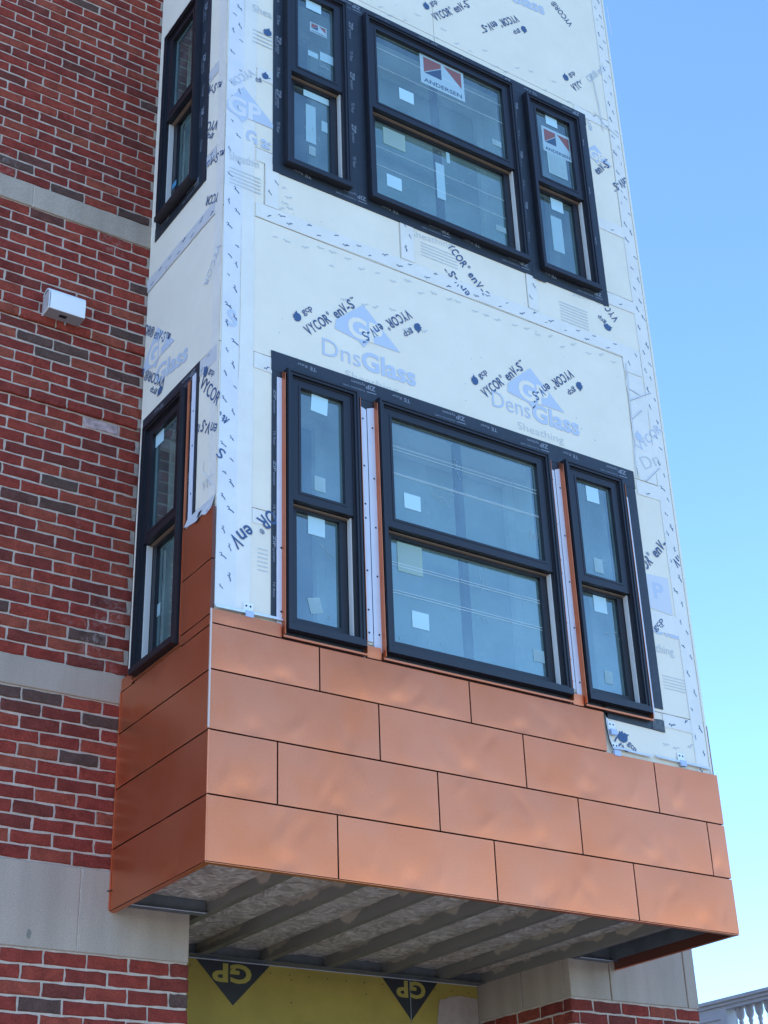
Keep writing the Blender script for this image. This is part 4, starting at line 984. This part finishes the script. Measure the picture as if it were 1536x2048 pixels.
put(('F', 6, 0), f60)
def f7(mb):
    vy_px(mb, FRONT, (872, 43), 45); vy_px(mb, FRONT, (1030, 30), -139)
    text_px(mb, FRONT, 'Glass', (1020, 0), (1090, 30), .11, M_INKL, d=.0022, bold=.03)
    vy_px(mb, FRONT, (1150, 184), 45, clip=lambda u, w_: u < 2.70)
    text_px(mb, FRONT, 'VYCOR®', (1146, 50), (1108, 2), .06, M_INKD, bold=.008)
    text_px(mb, FRONT, 'OR® enV-', (1180, 165), (1215, 138), .055, M_INKL)
put(('F', 7, 1), f7)
def f5r(mb):
    mb.mark(); vline(mb, FRONT, 'enV-S™', fp(1195, 350), 45, .06, M_INKD, clip=lambda u, w_: u > 2.70 and u < 2.998, d=.0045)
    mb.mark(); vline(mb, FRONT, 'enV-S™', fp(1250, 355), -139, .06, M_INKD, clip=lambda u, w_: u < 2.998, d=.0045)
    gp_logo(mb, FRONT, fp(1195, 310), .12, M_INKL, M_BOARD)
    text_px(mb, FRONT, 'en', (1185, 262), (1180, 240), .05, M_INKL)
put(('F', 5, 1), f5r)
def f2(mb):
    mb.mark(); vline(mb, FRONT, 'OR® enV', fp(541, 1018), -137, .078, M_INKD, d=.0045, clip=lambda u, w_: u > .006)
put(('F', 1, 0), f2)
def f21(mb):
    mb.mark(); vline(mb, FRONT, 'COR® enV-', fp(1285, 1150), 47, .066, M_INKD, d=.0045, clip=lambda u, w_: u < 2.999 and u > 2.712)
    mb.mark(); vline(mb, FRONT, 'enV', fp(1361, 1105), -139, .06, M_INKD, d=.0045, clip=lambda u, w_: u < 2.999)
    text_px(mb, FRONT, 'P', (1308, 1195), (1330, 1200), .10, M_INKL, d=.0022, bold=.03)
    mb.add([FRONT(*p, .0019) for p in (fp(1290, 1147), fp(1335, 1157), fp(1345, 1232), fp(1298, 1215))], [(0, 3, 2, 1)], mat('pale_lilac_print', (.62, .63, .65), .85))
put(('F', 2, 1), f21)
def f11(mb):
    text_px(mb, FRONT, 'Glas', (1300, 1262), (1368, 1282), .10, M_INKL, d=.0022, bold=.03); text_px(mb, FRONT, 'athing', (1305, 1302), (1348, 1312), .052, M_INKG, d=.0022)
    mb.mark()
    for k in range(5): stroke(mb, FRONT, [(2.74, 4.665-.018*k), (2.94, 4.665-.018*k)], .005, M_INKG, .0018)
    text_px(mb, FRONT, 'gcp', (1310, 1263), (1326, 1242), .035, M_INKD, d=.0045, bold=.01)
put(('F', 1, 1), f11)
def f0(mb):
    leaf(mb, FRONT, fp(1246, 1474), .036, -30, M_INKD, d=.0035); text_px(mb, FRONT, 'gcp', (1254, 1488), (1270, 1505), .035, M_INKD, bold=.01, d=.0035)
    for a, b in (((1229, 1483), (1233, 1474)), ((1234, 1494), (1242, 1487)), ((1244, 1490), (1249, 1502)), ((1250, 1503), (1258, 1501))): stroke(mb, FRONT, [fp(*a), fp(*b)], .009, M_INKD, .0035)
put(('F', 0, 1), f0)
# fine grey lines on the left lower board
def f10(mb):
    mb.mark()
    for k in range(6): stroke(mb, FRONT, [(.22, 4.80-.022*k), (.275, 4.80-.022*k)], .006, M_INKG, .0018)
put(('F', 1, 0), f10)
# side boards
def s2(mb):
    cl = lambda u, w_: u > -.90
    gp_logo(mb, SIDE, sp(318, 690), .20, M_INKL, M_BOARD, umin=-D+.03)
    text_px(mb, SIDE, 'Glass', (310, 770), (375, 718), .11, M_INKL, d=.0022, bold=.03)
    text_px(mb, SIDE, 'OR® enV-S™', (287, 668), (336, 688), .06, M_INKD, bold=.008)
    text_px(mb, SIDE, 'VYCOR® en', (333, 755), (283, 735), .06, M_INKD, bold=.008)
    leaf(mb, SIDE, sp(320, 783), .03, 150, M_INKD); text_px(mb, SIDE, 'gcp', (315, 782), (303, 775), .035, M_INKD, bold=.01)
    text_px(mb, SIDE, 'VYCOR', (437, 487), (408, 570), .055, M_INKL, d=.0035)
put(('S', 2, 0), s2)
def s1(mb):
    text_px(mb, SIDE, 'VYCOR', (399, 775), (434, 812), .070, M_INKD, bold=.008, d=.0035); leaf(mb, SIDE, sp(412, 742), .03, 60, M_INKD, d=.0035); text_px(mb, SIDE, 'gcp', (418, 745), (428, 752), .035, M_INKD, bold=.01, d=.0035)
    text_px(mb, SIDE, 'enV-S™', (437, 848), (397, 836), .065, M_INKD, bold=.008, d=.0035)
    text_px(mb, SIDE, 'VYC', (405, 985), (425, 968), .06, M_INKG, d=.0035)
    mb.mark(); stroke(mb, SIDE, [sp(408, 925), sp(408, 945), sp(422, 960), sp(432, 978)], .006, M_WHITE, .005)
put(('S', 1, 0), s1)
def s5(mb):
    text_px(mb, SIDE, 'enV-S™', (405, 192), (440, 183), .060, M_INKD, bold=.008, d=.0035); text_px(mb, SIDE, 'VYCOR', (439, 240), (402, 247), .060, M_INKD, bold=.008, d=.0035); text_px(mb, SIDE, 'gcp', (428, 270), (414, 268), .035, M_INKD, bold=.01, d=.0035)
put(('S', 5, 0), s5)
def s4(mb):
    text_px(mb, SIDE, 'enV-S™', (408, 338), (446, 318), .058, M_INKD, bold=.008, d=.0035); text_px(mb, SIDE, 'YCOR', (440, 385), (415, 393), .058, M_INKD, bold=.008, d=.0035)
put(('S', 4, 0), s4)
def f5corner(mb):
    text_px(mb, FRONT, 'env', (430, 832), (452, 850), .065, M_INKD, bold=.01, d=.0045, clip=lambda u, w_: u > .004); text_px(mb, FRONT, 'S', (452, 905), (440, 895), .06, M_INKD, bold=.01, d=.0045)
put(('F', 2, 0), f5corner)
# loose scratches and dots on the boards
mb = MB(); rgd = random.Random(9)
for k in range(60):
    u, w_ = rgd.uniform(.2, 2.85), rgd.choice([rgd.uniform(5.96, 6.74), rgd.uniform(6.87, 7.1), rgd.uniform(8.72, 9.3)])
    mb.disc(FRONT, u, w_, .0026, rgd.uniform(.0015, .004), M_STICKP, 6)
mb.build('screw_dots', BAY)

# ------------------------------------------------------------------ white fixture on the brick wall
FX = empty('wall_fixture', 'white rounded metal vent hood screwed to the brick wall at upper left', 'wall vent')
u0, u1, zb_ = -.606, -.392, 6.383
prof = [(.0, zb_+.0), (.105, zb_), (.108, zb_+.006)]+[(.054+.054*math.cos(R(a)), zb_+.098+.048*math.sin(R(a))) for a in range(0, 181, 18)]
prof = [(d+.012, z_) for d, z_ in prof]
mb = MB(); n = len(prof)
V = [WALL(u0+.008, z_, d) for d, z_ in prof]+[WALL(u1-.004, z_, d) for d, z_ in prof]
mb.add(V, [(i, i+1, n+i+1, n+i) for i in range(1, n-1)], M_WHITE); mb.add(V, [(n-1, 0, n, 2*n-1)], M_WHITE); mb.add(V, [tuple(range(n, 2*n))], M_WHITE)
mb.build('hood', FX, smooth=False)
mb = MB(); mb.box(WALL, u0+.012, u1-.008, zb_+.004, zb_+.010, .014, .116, M_GREYP); mb.box(WALL, u0+.085, u0+.125, zb_+.0005, zb_+.0038, .06, .082, M_BLACK); mb.build('base_plate', FX)
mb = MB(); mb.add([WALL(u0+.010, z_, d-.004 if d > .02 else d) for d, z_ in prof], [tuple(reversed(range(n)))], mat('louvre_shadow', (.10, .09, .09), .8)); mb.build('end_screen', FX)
mb = MB(); V1 = [(d, z_) for d, z_ in prof]; cx = .06; cz = zb_+.07
inn = [(cx+(d-cx)*.88, cz+(z_-cz)*.88) for d, z_ in prof]
mb.add([WALL(u0+.004, z_, d) for d, z_ in V1]+[WALL(u0+.004, z_, d) for d, z_ in inn], [(i, n+i, n+(i+1) % n, (i+1) % n) for i in range(n)], M_WHITE)
mb.add([WALL(u0+.004, z_, d) for d, z_ in V1]+[WALL(u0+.012, z_, d) for d, z_ in V1], [(i, (i+1) % n, n+(i+1) % n, n+i) for i in range(n)], M_WHITE); mb.build('end_rim', FX)
for k in range(8):
    mb = MB(); z_ = zb_+.014+k*.0145; d1 = .108 if k < 7 else .098; mb.box(WALL, u0+.004, u0+.0095, z_, z_+.0035, .022, d1, M_WHITE); mb.build('louvre', FX)
mb = MB(); mb.box(WALL, u0+.02, u1-.02, zb_+.02, zb_+.12, -.0, .012, M_GREYP); mb.tube(WALL((u0+u1)/2+.03, zb_+.006, .03), WALL((u0+u1)/2+.03, zb_-.03, .012), .006, M_GREYP); mb.build('mounting_bracket', FX)

# ------------------------------------------------------------------ neighbouring porch with balustrade
NB = empty('balustraded_porch', 'grey painted porch roof with turned balusters, beyond the right end of the brick wall', 'porch')
X0 = 10.0; zr = 4.685
P = lambda u, w_, d: (X0+d, u, w_)       # u = y, d = +x depth
def lin(mb, y0, y1, z0, z1, a, b, m=M_BALC): mb.box(P, y0, y1, z0, z1, a, b, m)
mb = MB(); lin(mb, 1.2, 9.9, zr-.035, zr, -.055, .20); lin(mb, 1.22, 9.88, zr-.075, zr-.0352, -.035, .18); lin(mb, 1.24, 9.86, zr-.115, zr-.0752, -.02, .165); mb.build('top_rail', NB)
mb = MB(); lin(mb, 1.24, 9.86, zr-.90, zr-.82, -.03, .17); lin(mb, 1.2, 9.9, zr-1.02, zr-.9002, -.10, 2.8); lin(mb, 1.22, 9.88, zr-1.35, zr-1.0202, -.02, 2.7); mb.build('cornice', NB)
for y0, y1 in ((6.83, 7.62), (3.6, 3.95), (1.24, 1.6)):
    mb = MB(); lin(mb, y0, y1, zr-.8198, zr-.1152, -.01, .155); ring(mb, P, y0+.001, y1-.001, zr-.819, zr-.116, .09, -.022, -.0102, M_BALC); mb.build('panelled_pier', NB)
prof = [(.045, 0), (.045, .05), (.028, .06), (.034, .09), (.052, .2), (.048, .28), (.026, .42), (.020, .52), (.030, .55), (.022, .57), (.040, .60), (.050, .64), (.050, .705)]
vb = []; nseg = 10
for r_, z_ in prof: vb += [(r_*math.cos(2*math.pi*k/nseg), r_*math.sin(2*math.pi*k/nseg), z_) for k in range(nseg)]
fb = [(j*nseg+k, j*nseg+(k+1) % nseg, (j+1)*nseg+(k+1) % nseg, (j+1)*nseg+k) for j in range(len(prof)-1) for k in range(nseg)]
bm_ = bpy.data.meshes.new('baluster'); bm_.from_pydata(vb, [], fb); bm_.materials.append(M_BALC); bm_.polygons.foreach_set('use_smooth', [True]*len(fb)); bm_.update()
def bal(y):
    o = bpy.data.objects.new('baluster', bm_); COL.objects.link(o); o.parent = NB; o.location = (X0+.07, y, zr-.82)
y = 6.70
while y > 4.0: bal(y); y -= .142
y = 3.5
while y > 1.7: bal(y); y -= .142
for yy in (1.5, 4.0, 7.2, 9.6):
    mb = MB(); mb.tube((X0+.12, yy, 0), (X0+.12, yy, zr-1.35), .12, M_BALC, 16); mb.build('column', NB)
mb = MB(); lin(mb, 7.63, 9.86, zr-.8198, zr-.1152, .0, .15); mb.build('solid_parapet', NB)
mb = MB(); mb.box(P, 1.2, 9.9, 0.01, .5, -.1, 2.8, M_LIME); mb.build('plinth', NB)
